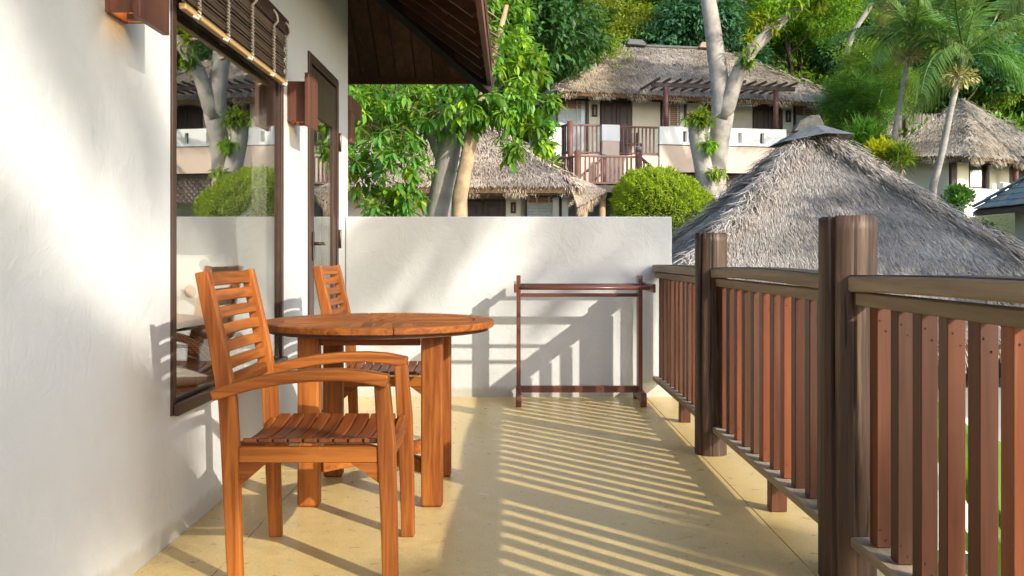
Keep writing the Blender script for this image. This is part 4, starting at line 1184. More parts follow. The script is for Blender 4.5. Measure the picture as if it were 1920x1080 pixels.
# ================================================================ MIDDLE VILLA (304)
mv = thing('lower_villa', 'lower thatched villa numbered 304 half hidden behind the big-leaved tree', 'villa', (0, 20.0, 0))
pl = hip_rect(-5.2, 1.52, 0.0, 6.0, 2.55, -2.2, -.9, 3.0, 4.45)
roof_slab(pl, 'roof_base', mv, .14)
link_mesh('thatch', thatch_faces(pl, 52000, .20, .016, tilt=(4, 18), clump=.3, seed=21, base=(1.14, 1.06, 1.03), fringe=420, fringeL=.19, warm=.1, hip_extra=500), M_straw, mv, kind='stuff')
# side awning of thatch, its golden underside showing
pw_ = [[(1.42, -.35, 2.10), (2.12, .35, 2.48), (1.60, .9, 2.78), (1.20, .2, 2.80)]]
roof_slab(pw_, 'awning_base', mv, .05)
link_mesh('thatch', thatch_faces(pw_, 3200, .17, .014, tilt=(2, 12), seed=23, base=(1.15, 1.05, .95), fringe=520, fringeL=.20, warm=.4, hipfan=.1), M_straw, mv, kind='stuff')
MB().box(-4.4, 1.15, 1.12, 5.2, -.5, 2.75).build('wall', M_cream, mv)
vdoor(-1.18, -.18, mv, v=1.0, z0=.25, z1=2.34)
MB().box(-.14, .20, .98, 1.11, 0, 2.42).build('wall_panel', M_cream, mv)
MB().box(-4.4, -1.22, 1.0, 1.11, 0, 2.42).build('wall_panel', M_cream, mv)
number_sign('', mv, .03, .975, 2.14, .25, '304')
glazed(.30, 1.14, mv, z0=.7, z1=2.44, v=.95, n=24, wood_top=.12)
MB().box(1.155, 1.30, .98, 5.0, -.5, 2.4).build('side_glass', M_vglass, mv)
MB().box(-4.6, 1.5, -.9, 1.0, -.6, .24).build('terrace_floor', M_tan, mv)

# ================================================================ RIGHT VILLA
rv = thing('corner_villa', 'thatched villa at the far right behind the two palm trunks', 'villa', (15.4, 30.9, 0))
L_, C_, R_, B_, A_ = (-3.3, -1.5, 4.28), (-1.35, -3.2, 4.12), (4.4, .4, 4.12), (2.2, 3.6, 4.12), (0, 0, 6.35)
pl = [[L_, C_, A_], [C_, R_, A_], [R_, B_, A_], [B_, L_, A_]]
pl = [[L_, C_, A_], [C_, R_, A_], [R_, B_, A_], [B_, L_, A_]]
roof_slab(pl, 'roof_base', rv, .14)
link_mesh('thatch', thatch_faces(pl, 60000, .22, .02, tilt=(3, 12), clump=.22, seed=31, base=(.90, .91, .93), fringe=260, fringeL=.26, warm=.08, hip_extra=300), M_straw, rv, kind='stuff')
tq = math.atan2(3.6, 5.75)
def RVp(u, v): return (-1.5 + math.cos(tq) * u - math.sin(tq) * v, -2.25 + math.sin(tq) * u + math.cos(tq) * v)
def rbox(name, u0, u1, v0, v1, z0, z1, mat, bevel=0):
    q = [RVp(u0, v0), RVp(u1, v0), RVp(u1, v1), RVp(u0, v1)]
    return MB().hexa([(*p, z0) for p in q] + [(*p, z1) for p in q]).build(name, mat, rv, bevel=bevel)
rbox('wall', 0.0, 6.0, .12, 4.5, 2.0, 4.25, M_cream)
rbox('lintel', -.05, 6.0, .0, .115, 4.03, 4.16, M_vdark)
rbox('wall_panel', .30, .92, .0, .115, 3.2, 4.025, M_cream)
w_ = rbox('window', .98, 2.05, .03, .115, 3.18, 4.02, M_vdark)
rp_ = rbox('pane', 1.03, 2.0, .012, .028, 3.22, 3.98, glassmat('villa_window_glass', .6, (.7, .75, .8))); 
rbox('wall_panel', 2.1, 3.25, .0, .115, 3.2, 4.025, M_cream)
rbox('door', 3.3, 4.4, .04, .115, 2.3, 4.02, M_vdoor)
rbox('dark_opening', .02, .26, .02, .115, 3.0, 4.0, M_vdark)
p = RVp(2.72, -.5); rpost(p[0], p[1], 3.1, 4.2, rv, .10)
rbox('parapet', 1.6, 5.2, -.75, -.62, 3.12, 3.36, M_white)
rbox('terrace_wall', -.3, 5.2, -.6, -.02, 2.0, 3.11, M_white)
rbox('ledge', -.3, 1.55, -.62, -.01, 3.112, 3.15, M_cream)
for k in range(8): rbox('pergola_slat', 2.5 + k * .34, 2.56 + k * .34, -1.1, .0, 4.18, 4.26, M_vred)

# ================================================================ SHINGLED HOUSE (far right)
sh = thing('shingled_house', 'house with grey stone shingle roof cut by the right edge of the photograph', 'house', (9.35, 18.4, 1.95))
M_sh = [plain('shingle_' + n_, c_, rough=.55, noise=.3, nscale=7, bump=.3) for n_, c_ in (('grey', (.20, .24, .25)), ('blue', (.16, .21, .24)), ('brown', (.26, .23, .18)), ('green', (.20, .24, .20)))]
pt = .80; base = MB()
base.add([(0, 0, -.03), (0, -9, -.03), (3.2, -9, 3.2 * pt - .03), (3.2, -3.2, 3.2 * pt - .03)], [(0, 1, 2, 3)])
base.add([(0, 0, -.03), (3.2, -3.2, 3.2 * pt - .03), (6.4, 0, -.03)], [(0, 1, 2)])
base.add([(3.2, -3.2, 3.2 * pt - .03), (3.2, -9, 3.2 * pt - .03), (6.4, -9, -.03), (6.4, 0, -.03)], [(0, 1, 2, 3)])
base.build('roof', M_vdark, sh)
rr = random.Random(9); row = .155
slope = math.hypot(1, pt); nmax = 0
for i in range(20):
    x0 = i * row; x1 = x0 + row * 1.25; y = -x0 - .02; k = 0
    yend = -6.2 if i < 14 else -5.5
    while y > yend and nmax < 296:
        w_ = rr.uniform(.16, .30); lift = .035 + rr.uniform(0, .006)
        ytop0 = min(y, -x1); 
        q = [(x0, y, x0 * pt + lift), (x0, y - w_ + .004, x0 * pt + lift), (x1, y - w_ + .004, x1 * pt + .012), (x1, min(y, -x1 + .0) if y > -x1 else y, x1 * pt + .012)]
        MB().hexa([(p[0], p[1], p[2] - .018) for p in q] + q).build('shingle', M_sh[rr.choice([0, 0, 1, 1, 2, 3])], sh); nmax += 1
        y -= w_; k += 1
for i in range(18):
    t0 = i * .19; t1 = t0 + .22
    MB().beam((t0, -t0, t0 * pt + .075), (t1, -t1, t1 * pt + .06), .16, .03).build('hip_tile', M_sh[i % 2], sh)
MB().box(.55, 6, -9, -.55, -4.5, .38).build('wall', M_cream, sh)
wq = MB(); 
wf2 = MB().box(.50, .549, -3.4, -2.0, -1.6, -.28).build('window', M_vdark, sh)
MB().box(.485, .499, -3.3, -2.1, -1.5, -.36).build('pane', M_vglass, sh)
MB().box(.0, .04, -9, 0, -.12, -.035).build('fascia', M_vdark, sh)
# ================================================================ VEGETATION
M_leaf = {
 'bright': leafmat('leaf_bright', (.18, .33, .04), .46),
 'mid': leafmat('leaf_mid', (.15, .30, .045), .45),
 'dark': leafmat('leaf_dark', (.07, .17, .045), .38),
 'blue': leafmat('leaf_bluegreen', (.06, .18, .085), .38),
 'fern': leafmat('leaf_fern', (.12, .29, .055), .44),
 'mango': leafmat('leaf_mango', (.14, .33, .06), .45, rough=.36, vary=.0, hue=0),
 'mango_part': leafmat('leaf_mango_single', (.15, .34, .06), .45, rough=.36, vary=.45, hue=.035),
 'hedge': leafmat('leaf_hedge', (.22, .42, .03), .42),
 'yellow': leafmat('leaf_yellow', (.42, .44, .025), .35),
 'palm': leafmat('leaf_palm', (.15, .29, .08), .42, rough=.4),
 'dead': leafmat('leaf_dead', (.34, .25, .16), .2),
}
M_bark = plain('grey_bark', (.42, .37, .31), rough=.85, noise=.35, nscale=5, bump=.9)
M_barkg = plaster('pale_grey_bark', (.36, .33, .29), bump=.9, rough=.85, stain=.28, scale=1.6, trowel=.5)
M_barkb = plain('brown_bark', (.24, .16, .10), rough=.9, noise=.4, nscale=4, bump=.9)
M_barkd = plain('dark_bark', (.075, .055, .04), rough=.9, noise=.4, nscale=4, bump=.9)
M_palmt = wood('palm_trunk', (.20, .18, .16), (.33, .30, .27), (.44, .41, .37), axis='x', scale=.5, rough=.85, bump=.6)

LT_V = [(0, 0, 0), (-.5, .45, .06), (0, .5, 0), (.5, .45, .06), (0, 1, -.08)]
LT_F = [(0, 2, 1), (0, 3, 2), (1, 2, 4), (2, 3, 4)]
def leaves(name, P_, Y_, Z_, length, width, colr, TV=LT_V, TF=LT_F):
    return mass_mesh(name, TV, TF, frames(Y_, Z_, width, length, length), P_, colr)

def tint(rg, n, spread=.45, yellow=.2):
    l = 1 + spread * (rg.random(n) - .5) * 2
    y = rg.random(n) * yellow
    return np.stack([l * (1 + y * 1.2), l * (1 + y * .3), l * (1 - y * .5)], -1)

def crown_mesh(name, seed, n, rx, rz, ll, lw, nl=26, lr=.42, tight=.55, droop=.25, yellow=.25, pinnate=False):
    rg = np.random.default_rng(seed)
    d = nrm(rg.normal(0, 1, (nl, 3))); d[:, 2] = np.abs(d[:, 2]) * 1.1 - .35
    rad = rg.uniform(.45, .85, nl)[:, None]
    lc = d * rad * np.array([rx, rx, rz])[None]
    lrr = lr * rx * rg.uniform(.6, 1.25, nl)
    w_ = lrr ** 2; w_ /= w_.sum()
    idx = rg.choice(nl, n, p=w_)
    o = nrm(rg.normal(0, 1, (n, 3)) + np.array([0, 0, .35]))
    # sub-clumps inside each lobe
    o = nrm(o + .35 * np.sin(o * 9 + idx[:, None]))
    r = lrr[idx] * (tight + (1 - tight) * rg.random(n) ** .6)
    p = lc[idx] + o * r[:, None] * np.array([1, 1, .8])
    yd = nrm(o * .8 + rg.normal(0, .55, (n, 3)) + np.array([0, 0, -droop]))
    zn = nrm(np.array([0, 0, 1.0]) + o * .7 + rg.normal(0, .45, (n, 3)))
    L_ = ll * rg.uniform(.6, 1.35, n)
    lobetint = rg.uniform(.72, 1.3, nl)[idx][:, None]
    c = tint(rg, n, .35, yellow) * lobetint
    if pinnate:
        TV = [(0, 0, 0)]; TF = []; vs_ = []; 
        for k in range(7):
            y = .12 + k * .135; s_ = .30 * math.sin(math.pi * (y * .85 + .12))
            for sg in (-1, 1):
                b0 = len(vs_); vs_ += [(0, y, -y * y * .25), (sg * s_, y + .10, -y * y * .25 - .04), (sg * s_ * .95, y + .03, -y * y * .25 - .04)]
                TF.append((b0, b0 + 1, b0 + 2) if sg < 0 else (b0, b0 + 2, b0 + 1))
        return mass_mesh(name, vs_, TF, frames(yd, zn, L_ * 1.3, L_, L_), p, c)
    return leaves(name, p, yd, zn, L_, lw * L_ / ll, c)

def trunk_mesh(name, h, r, seed, nb=5, spread=2.2, top=.8, lean=.2):
    rr = random.Random(seed); mb = MB()
    pts = []; n = 7; lx, ly = rr.uniform(-lean, lean), rr.uniform(-lean, lean)
    for i in range(n + 1):
        t = i / n; pts.append((lx * h * t + .12 * math.sin(t * 5 + seed), ly * h * t + .12 * math.cos(t * 4 + seed), h * top * t))
    mb.tube(pts, [r * (1.25 if i == 0 else 1 - .6 * i / n) for i in range(n + 1)], seg=9, wob=.06, sd=seed)
    for b_ in range(nb):
        t = rr.uniform(.45, .95); k = int(t * n); p = Vector(pts[k]); a_ = rr.uniform(0, 6.28); L_ = spread * rr.uniform(.5, 1)
        q = [p, p + Vector((math.cos(a_) * L_ * .4, math.sin(a_) * L_ * .4, L_ * .35)), p + Vector((math.cos(a_) * L_ * .8, math.sin(a_) * L_ * .8, L_ * .75)), p + Vector((math.cos(a_) * L_, math.sin(a_) * L_, L_ * 1.1))]
        mb.tube(q, [r * .42, r * .3, r * .18, r * .06], seg=6, wob=.05, sd=seed + b_)
    return mb.mesh(name)

CR = {}
CR['broad1'] = crown_mesh('crown_mesh', 1, 15000, 2.9, 2.7, .20, .085, nl=34, yellow=.35)
CR['broad2'] = crown_mesh('crown_mesh', 2, 15000, 2.6, 3.2, .24, .10, nl=30, yellow=.25, droop=.45)
CR['broad3'] = crown_mesh('crown_mesh', 3, 13000, 3.3, 2.2, .18, .08, nl=40, lr=.34, yellow=.3)
CR['dense'] = crown_mesh('crown_mesh', 4, 15000, 3.0, 3.0, .26, .12, nl=28, lr=.46, yellow=.1, droop=.5)
CR['young'] = crown_mesh('crown_mesh', 8, 1300, 1.15, 1.3, .50, .3, nl=16, yellow=.3, pinnate=True, droop=.2)
CR['fern'] = crown_mesh('crown_mesh', 5, 3000, 2.3, 2.0, .85, .3, nl=26, yellow=.25, pinnate=True, droop=.1)
TR = {k: trunk_mesh('trunk_mesh', 7.0, .20, 40 + k, nb=6) for k in range(3)}
M_barkset = [M_barkb, M_barkd, M_bark]
KIND = {
 'young': ('young', 'fern', 'x'),
 'bright': ('broad1', 'bright', 'sunlit yellow-green leafy tree on the wooded hillside'),
 'mid': ('broad2', 'mid', 'mid-green tree with drooping foliage on the wooded hillside'),
 'low': ('broad3', 'mid', 'spreading flat-topped green tree on the wooded hillside'),
 'dark': ('dense', 'dark', 'dense dark green tree on the wooded hillside'),
 'blue': ('dense', 'blue', 'dark bluish green tree on the hillside behind the palms'),
 'fern': ('fern', 'fern', 'feathery light green tree on the hillside behind the big villa roof'),
}
def tree(x, y, kind, s=1.0, zoff=0.0, h=7.0, rz=None, label=None, group='trees on the wooded hillside', z=None, crown=True, sz=None):
    ck, mk, lb = KIND[kind]
    rr = random.Random(int(x * 31 + y * 77))
    t = thing('tree', label or lb, 'tree', (x, y, (hgt(x, y) if z is None else z) - .2 + zoff), rr.random() * 6.28 if rz is None else rz, group if not label else None)
    if not label: t['group'] = group
    hs = h / 7.0
    inst('trunk', TR[rr.randrange(3)], t, (0, 0, 0), (0, 0, 0), (hs * .95, hs * .95, hs)).data
    tk = list(t.children)[0]
    if len(tk.data.materials) == 0: tk.data.materials.append(M_barkb)
    tk.material_slots[0].link = 'OBJECT'; tk.material_slots[0].material = M_barkset[rr.randrange(3)]
    me_ = CR[ck]
    if len(me_.materials) == 0: me_.materials.append(M_leaf['mid'])
    sz = s if sz is None else sz
    inst('crown', me_, t, (0, 0, h * .86), (rr.uniform(-.15, .15), rr.uniform(-.15, .15), rr.random() * 6.28), (s, s, sz), M_leaf[mk])
    return t

# ================================================================ PALMS
def frond_mesh(name, L_, droop, seed, nl=46, ll=.52, lw=.030):
    rr = random.Random(seed); mb = MB(); pts = []; n = 14
    for i in range(n + 1):
        t = i / n; pts.append(Vector((L_ * t * (1 - .18 * droop * t), 0, L_ * (.42 * t - droop * t * t))))
    mb.tube(pts, [.030 * (1 - .8 * i / n) + .004 for i in range(n + 1)], seg=5)
    for k in range(nl):
        t = .14 + .85 * k / nl; f = t * n; i = min(int(f), n - 1); p = pts[i].lerp(pts[i + 1], f - i)
        tg = (pts[i + 1] - pts[i]).normalized(); le = ll * (.45 + .9 * math.sin(math.pi * min(1, t * .9 + .1)) ** .8) * rr.uniform(.85, 1.1)
        for s_ in (-1, 1):
            sd_ = Vector((0, s_, 0)); dr = (tg * .75 + sd_ * .8 + Vector((0, 0, rr.uniform(-.35, .12)))).normalized()
            mid = p + dr * le * .5 + Vector((0, 0, .01)); tip = p + dr * le * .9 + Vector((0, 0, -le * rr.uniform(.3, .55)))
            wv = tg.cross(dr).cross(dr).normalized() * lw / 2
            b0 = len(mb.v)
            mb.add([p - wv * .5, p + wv * .5, mid + wv, mid - wv, tip], [(0, 1, 2, 3), (3, 2, 4)])
    me_ = mb.mesh(name)
    ca = me_.color_attributes.new('Col', 'FLOAT_COLOR', 'POINT')
    N = len(me_.vertices); cc = np.ones((N, 4), np.float32); cc[:, :3] = np.repeat(np.random.default_rng(seed).uniform(.75, 1.25, (N // 3 + 1, 1)), 3, 0)[:N]
    ca.data.foreach_set('color', cc.reshape(-1)); me_.materials.append(M_leaf['palm'])
    return me_
FRM = [frond_mesh('frond_mesh', 2.2, .55, 1), frond_mesh('frond_mesh', 2.1, .85, 2), frond_mesh('frond_mesh', 2.3, .35, 3)]
def palm(label, base, pts, rads, nf, sc_=1.0, seed=1, fruit=True, group=None, dead=0):
    t = thing('palm_tree', label, 'palm tree', base, 0, group); rr = random.Random(seed)
    P_ = [Vector(p) - Vector(base) for p in pts]
    MB().tube(P_, rads, seg=12, wob=.02, sd=seed).build('trunk', M_palmt, t)
    top = P_[-1]; dr = (P_[-1] - P_[-2]).normalized()
    MB().tube([top - dr * .02, top + dr * .25 * sc_, top + dr * .6 * sc_], [rads[-1] * .9, rads[-1] * 1.15, rads[-1] * .5], seg=10).build('crown_shaft', plain('palm_shaft', (.20, .26, .10)) if 'palm_shaft' not in MATS else MATS['palm_shaft'], t)
    for k in range(nf):
        az = k * 2.39996 + rr.uniform(-.2, .2); u_ = k / nf; tilt = R(-62 + 82 * u_ + rr.uniform(-6, 6))
        s_ = sc_ * rr.uniform(.88, 1.1)
        o = inst('frond', FRM[rr.choice([0, 0, 1, 2]) if u_ < .7 else 1], t, tuple(top + dr * (.62 - .15 * u_) * sc_), (0, 0, 0), (s_, s_, s_))
        o.matrix_basis = Matrix.Translation(top + dr * (.60 - .2 * u_) * sc_) @ Matrix.Rotation(az, 4, 'Z') @ Matrix.Rotation(tilt, 4, 'Y') @ Matrix.Rotation(rr.uniform(-.5, .5), 4, 'X') @ Matrix.Scale(s_, 4)
    for k in range(dead):
        az = rr.uniform(0, 6.28); s_ = sc_ * .8
        o = inst('dead_frond', FRM[1], t, (0, 0, 0)); o.material_slots[0].link = 'OBJECT'; o.material_slots[0].material = M_leaf['dead']
        o.matrix_basis = Matrix.Translation(top + dr * .1) @ Matrix.Rotation(az, 4, 'Z') @ Matrix.Rotation(R(68), 4, 'Y') @ Matrix.Scale(s_, 4)
    if fruit:
        rg = np.random.default_rng(seed + 50); n = 420; c0 = np.array(top) + np.array([0, 0, -.02])
        o_ = nrm(rg.normal(0, 1, (n, 3))); p = c0 + o_ * (rg.random(n) ** .6)[:, None] * np.array([.42, .42, .22]) * sc_ + np.array([0, 0, -.05])
        me_ = leaves('fruit_cluster', p, o_ + np.array([0, 0, -.3]), o_ + rg.normal(0, .3, (n, 3)), .16, .05, tint(rg, n, .3, .2))
        link_mesh('fruit_cluster', me_, leafmat('palm_fruit', (.42, .40, .20), .1) if 'palm_fruit' not in MATS else MATS['palm_fruit'], t, kind='stuff')
    return t
def W_(px, py, Y): return Vector(((px - 960) / 1700 * Y, Y, 1 + (482 - py) / 1700 * Y))
rr = random.Random(77)
rows = [(37.5, 4.3, 5.0, .80), (41, 4.2, 6.0, .9), (45.5, 4.4, 7.0, 1.0), (51, 4.6, 7.5, 1.05), (57, 5.0, 8.5, 1.15), (64, 5.4, 9.0, 1.25), (72, 6.0, 9.5, 1.35), (82, 7.0, 10, 1.5)]
for ri_, (Y, sp_, h_, s_) in enumerate(rows):
    x = -.20 * Y - 6 + rr.uniform(0, 2)
    while x < .62 * Y + 5:
        yy = Y + rr.uniform(-1.4, 1.4)
        px = 960 + 1700 * x / yy
        if px > 1560: kd = rr.choice(['blue', 'dark', 'blue', 'dark', 'mid', 'low'])
        elif px > 1380: kd = rr.choice(['bright', 'fern', 'mid', 'bright', 'fern'])
        elif 980 < px <= 1160 and ri_ < 3: kd = rr.choice(['bright', 'bright', 'mid', 'low'])
        elif px > 1160: kd = rr.choice(['dark', 'blue', 'mid', 'fern', 'dark'])
        else: kd = rr.choice(['bright', 'mid', 'dark', 'bright', 'low'])
        if ri_ >= 3 and rr.random() < .5: kd = 'dark'
        hh_ = h_ * rr.uniform(.75, 1.2)
        if ri_ == 0 and 1560 < px: hh_ = 2.6
        if ri_ == 1 and 1600 < px < 1800: hh_ = 3.5
        hi = ('at the foot of the hill', 'at the foot of the hill', 'low on the hill', 'low on the hill', 'halfway up the hill', 'halfway up the hill', 'high on the hill', 'high on the hill')[ri_]
        wh = 'left of the big villa' if px < 1060 else "above the villa's left end" if px < 1240 else 'above the big villa ridge' if px < 1420 else "above the villa's right end" if px < 1600 else 'behind the left palm' if px < 1740 else 'behind the right palm' if px < 1880 else 'at the far right'
        nm = {'bright': 'sunlit yellow-green', 'mid': 'drooping mid-green', 'low': 'flat-topped green', 'dark': 'dense dark green', 'blue': 'dark bluish green', 'fern': 'feathery light green'}[kd]
        t_ = tree(x, yy, kd, s_ * rr.uniform(.8, 1.1), h=hh_); t_['label'] = nm + ' tree ' + hi + ', ' + wh
        x += sp_ * rr.uniform(.75, 1.2)
# trees at the left behind the mango, and beside the villas
for (x, y, kd, s_, h_, lb) in (
    (-4.5, 24, 'mid', 1.0, 6.0, 'green tree behind the big-leaved tree, left of the lower villa'),
    (-7.5, 19, 'dark', .9, 6.0, 'dark tree low behind the left edge of the big-leaved tree'),
    (-1.0, 30, 'dark', 1.1, 7.0, 'dark green tree behind the lower villa roof'),
    (2.4, 33.5, 'bright', .72, 5.0, 'bright leafy tree just left of the big villa roof'),
    (4.3, 37.0, 'bright', .85, 5.6, 'bright leafy tree rising behind the left slope of the big villa roof'),
    (13.2, 33.2, 'young', 1.2, 4.2, 'small bright tree beside the right end of the big villa'),
    (11.45, 30.3, 'young', .95, 3.6, 'feathery young tree between the big villa and the bamboo fence'),
    (18.5, 37.5, 'blue', .8, 4.0, 'bluish green tree behind the corner villa roof')):
    tree(x, y, kd, s_, h=h_, label=lb)
# bare trunks showing high in the forest
for i in range(9):
    x = 2.0 + i * .95 + rr.uniform(-.3, .3); y = 44 + rr.uniform(-2, 3)
    o = MB().tube([(0, 0, -1), (.1, 0, 3), (rr.uniform(-.3, .3), 0, 7), (rr.uniform(-.5, .5), 0, 11)], [.22, .19, .16, .12], seg=8, wob=.05, sd=i).build('bare_trunk', M_barkset[i % 2], None)
    o.location = (x, y, hgt(x, y)); tag(o, 'slim bare trunk standing in the shaded forest above the left villa roof', 'tree trunk', 'bare trunks in the forest shade')

# undergrowth on the slope
rg = np.random.default_rng(99); n = 90000
yy = 33 + 45 * rg.random(n) ** 1.1; xx = -.25 * yy + rg.random(n) * (.92 * yy)
keep = ~((xx > 1.0) & (xx < 12.5) & (yy < 37.2)) & ~((xx > 12) & (xx < 21) & (yy < 35.3))
xx, yy = xx[keep], yy[keep]; n = len(xx)
zb = np.interp(yy, [30, 34, 38, 60, 90], [3, 4.2, 6, 15.5, 29]) + .5 * np.sin(xx * .21 + yy * .13) + .35 * np.sin(xx * .47 - yy * .29)
hb = .9 + .7 * np.sin(xx * 1.3 + 2 * np.sin(yy * .9)) + .5 * np.sin(xx * 3.1 + yy * 2.3)
zz = zb + np.clip(hb, .1, 3) * rg.random(n) ** .5
yd = nrm(rg.normal(0, .6, (n, 3)) + np.array([0, -.4, .2])); zn = nrm(rg.normal(0, .5, (n, 3)) + np.array([0, -.3, 1.0]))
me_ = leaves('undergrowth', np.stack([xx, yy, zz], -1), yd, zn, .34 * rg.uniform(.6, 1.4, n), .13, tint(rg, n, .5, .3) * (.8 + .4 * np.sin(xx * .9)[:, None] ** 2))
tag(link_mesh('undergrowth', me_, M_leaf['mid']), kind='stuff')

# ---------------------------------------------------------------- hanging lianas / dry tangle
# ================================================================ BIG-LEAVED TREE behind the end wall
mg = thing('big_leaved_tree', 'big-leaved tree with two pale trunks rising behind the low end wall', 'tree', (-.8, 12.5, -2.7))
def M_(px, py, Y): return Vector(((px - 960) / 1700 * Y + .8, Y - 12.5, 1 + (482 - py) / 1700 * Y + 2.7))
tk = MB()
tk.tube([M_(790, 700, 12.6), M_(808, 520, 12.6), M_(820, 405, 12.6), M_(838, 300, 12.6), M_(850, 240, 12.6), M_(858, 160, 12.7), M_(880, 60, 12.8), M_(900, -60, 12.9)], [.24, .20, .175, .165, .15, .12, .09, .05], seg=16, wob=.05, sd=2)
tk.tube([M_(835, 310, 12.6), M_(810, 250, 12.7), M_(770, 200, 12.7), M_(720, 170, 12.6)], [.11, .09, .06, .03], seg=9, wob=.05, sd=3)
tk.tube([M_(850, 240, 12.6), M_(890, 195, 12.7), M_(940, 160, 12.9), M_(980, 130, 13.0)], [.08, .05, .03, .012], seg=8, wob=.05, sd=4)
tk.build('trunk', M_barkg, mg)
tk = MB(); tk.tube([M_(850, 700, 12.2), M_(856, 500, 12.2), M_(862, 405, 12.2), M_(862, 370, 12.2), M_(876, 300, 12.25), M_(885, 250, 12.3), M_(905, 180, 12.5), M_(930, 90, 12.6), M_(950, 10, 12.7)], [.14, .12, .105, .10, .095, .085, .07, .05, .03], seg=14, wob=.06, sd=5)
tk.build('trunk', plain('ochre_bark', (.40, .29, .17), rough=.85, noise=.4, nscale=6, bump=.9), mg)
lobes = [(690, 225, 12.5, .62), (675, 330, 12.3, .52), (745, 300, 12.0, .48), (760, 205, 12.7, .62), (840, 200, 12.2, .52), (850, 130, 13.0, .70), (930, 110, 12.8, .62), (925, 30, 13.0, .58),
         (890, -30, 13.2, .8), (930, 225, 12.2, .40), (985, 185, 12.3, .34), (1015, 235, 12.2, .20), (965, 280, 12.1, .18), (995, 120, 12.7, .32), (715, 390, 12.2, .36), (790, 0, 13.4, .9), (690, 130, 13.2, .7),
         (1035, 190, 12.3, .12), (770, 370, 12.0, .25), (905, 170, 12.0, .35), (1020, 270, 12.15, .12)]
rg = np.random.default_rng(15)
LP_, LY_, LZ_, LC_, LS_ = [], [], [], [], []
twigs = MB()
for (px, py, Y, r_) in lobes:
    c0 = np.array(M_(px, py, Y)); nwh = int(128 * r_ ** 1.9) + 8
    for _ in range(nwh):
        o = nrm(rg.normal(0, 1, 3)[None] + np.array([[0, -.25, .1]]))[0]; o[2] *= .95
        wc = c0 + o * r_ * rg.uniform(.45, 1.05)
        ax = nrm((o + np.array([0, -.1, .15]) + rg.normal(0, .3, 3))[None])[0]
        tone = rg.uniform(.55, 1.4); yel = rg.random() ** 2 * (.7 if px > 880 else .35)
        if rg.random() < .35: twigs.tube([tuple(c0 + o * r_ * .1), tuple(c0 + (wc - c0) * .6 + np.array([0, 0, .03])), tuple(wc)], [.012, .009, .005], seg=4)
        nlf = rg.integers(8, 13); a0 = rg.random() * 6.28
        e1 = nrm(np.cross(ax, [0.3, .2, 1.0])[None])[0]; e2 = np.cross(ax, e1)
        for k in range(nlf):
            an = a0 + k * 2.4; out_ = e1 * math.cos(an) + e2 * math.sin(an)
            yd = out_ * 1.0 + ax * rg.uniform(.1, .7) + np.array([0, 0, -rg.uniform(.25, 1.0)])
            LP_.append(wc - ax * .10 * (k / nlf) + out_ * .01); LY_.append(yd); LZ_.append(np.array([0, 0, 1.0]) + out_ * .3 + rg.normal(0, .2, 3))
            t_ = tone * rg.uniform(.8, 1.2); yel = yel if rg.random() > .03 else 1.3; LC_.append((t_ * (1 + yel * 1.3), t_ * (1 + yel * .45), t_ * (1 - yel * .4))); LS_.append(rg.uniform(.10, .24))
LP_, LY_, LZ_, LC_, LS_ = map(np.array, (LP_, LY_, LZ_, LC_, LS_))
LF_V = [(0, 0, 0), (-.36, .28, .035), (0, .28, 0), (.36, .28, .035), (-.46, .62, -.01), (0, .62, -.05), (.46, .62, -.01), (0, 1, -.17)]
LF_F = [(0, 2, 1), (0, 3, 2), (1, 2, 5), (1, 5, 4), (2, 3, 6), (2, 6, 5), (4, 5, 7), (5, 6, 7)]
FR = frames(LY_, LZ_, .062 * LS_ / .2, LS_, LS_)
order = np.argsort(LP_[:, 1]); near = np.zeros(len(LP_), bool); near[order[:298]] = True
me_ = mass_mesh('foliage', LF_V, LF_F, FR[~near], LP_[~near], LC_[~near], smooth=True)
link_mesh('foliage', me_, M_leaf['mango'], mg, kind='stuff')
one = mass_mesh('leaf', LF_V, LF_F, np.eye(3)[None], np.zeros((1, 3)), np.ones((1, 3)), smooth=True); one.materials.append(M_leaf['mango_part'])
for i in order[:298]:
    o = bpy.data.objects.new('leaf', one); col.objects.link(o); o.parent = mg
    m4 = np.eye(4); m4[:3, :3] = FR[i]; m4[:3, 3] = LP_[i]; o.matrix_basis = Matrix(m4.tolist())
twigs.build('twigs', M_barkb, mg, kind='stuff')

# ================================================================ BIG GREY TREE in front of the villa
gt = thing('grey_tree', 'tall smooth grey-barked tree forking in front of the big villa', 'tree', (5.7, 25.5, .8))
def G_(px, py, Y=25.5): return Vector(((px - 960) / 1700 * Y - 5.7, Y - 25.5, 1 + (482 - py) / 1700 * Y - .8))
tk = MB()
tk.tube([G_(1325, 500), G_(1335, 420), G_(1340, 360), G_(1344, 310), G_(1350, 260), G_(1355, 215), G_(1352, 180), G_(1345, 120), G_(1337, 60), G_(1328, 0), G_(1305, -60), G_(1280, -130)],
        [.48, .40, .34, .29, .29, .33, .26, .25, .23, .21, .18, .13], seg=20, wob=.035, sd=1)
tk.build('trunk', M_barkg, gt)
tk = MB()
tk.tube([G_(1352, 225, 25.4), G_(1362, 198, 25.4), G_(1376, 160, 25.3), G_(1388, 128, 25.2), G_(1412, 90, 25.2), G_(1440, 62, 25.1), G_(1466, 38, 25.1), G_(1500, 14, 25.1), G_(1530, -30, 25)], [.24, .26, .22, .20, .185, .17, .14, .10, .06], seg=16, wob=.03, sd=2)
tk.tube([G_(1425, 80, 25.2), G_(1440, 40, 25.1), G_(1465, -10, 25.0), G_(1480, -50, 25)], [.10, .09, .07, .05], seg=10, wob=.04, sd=8)
tk.build('limb', M_barkg, gt)
tk = MB()
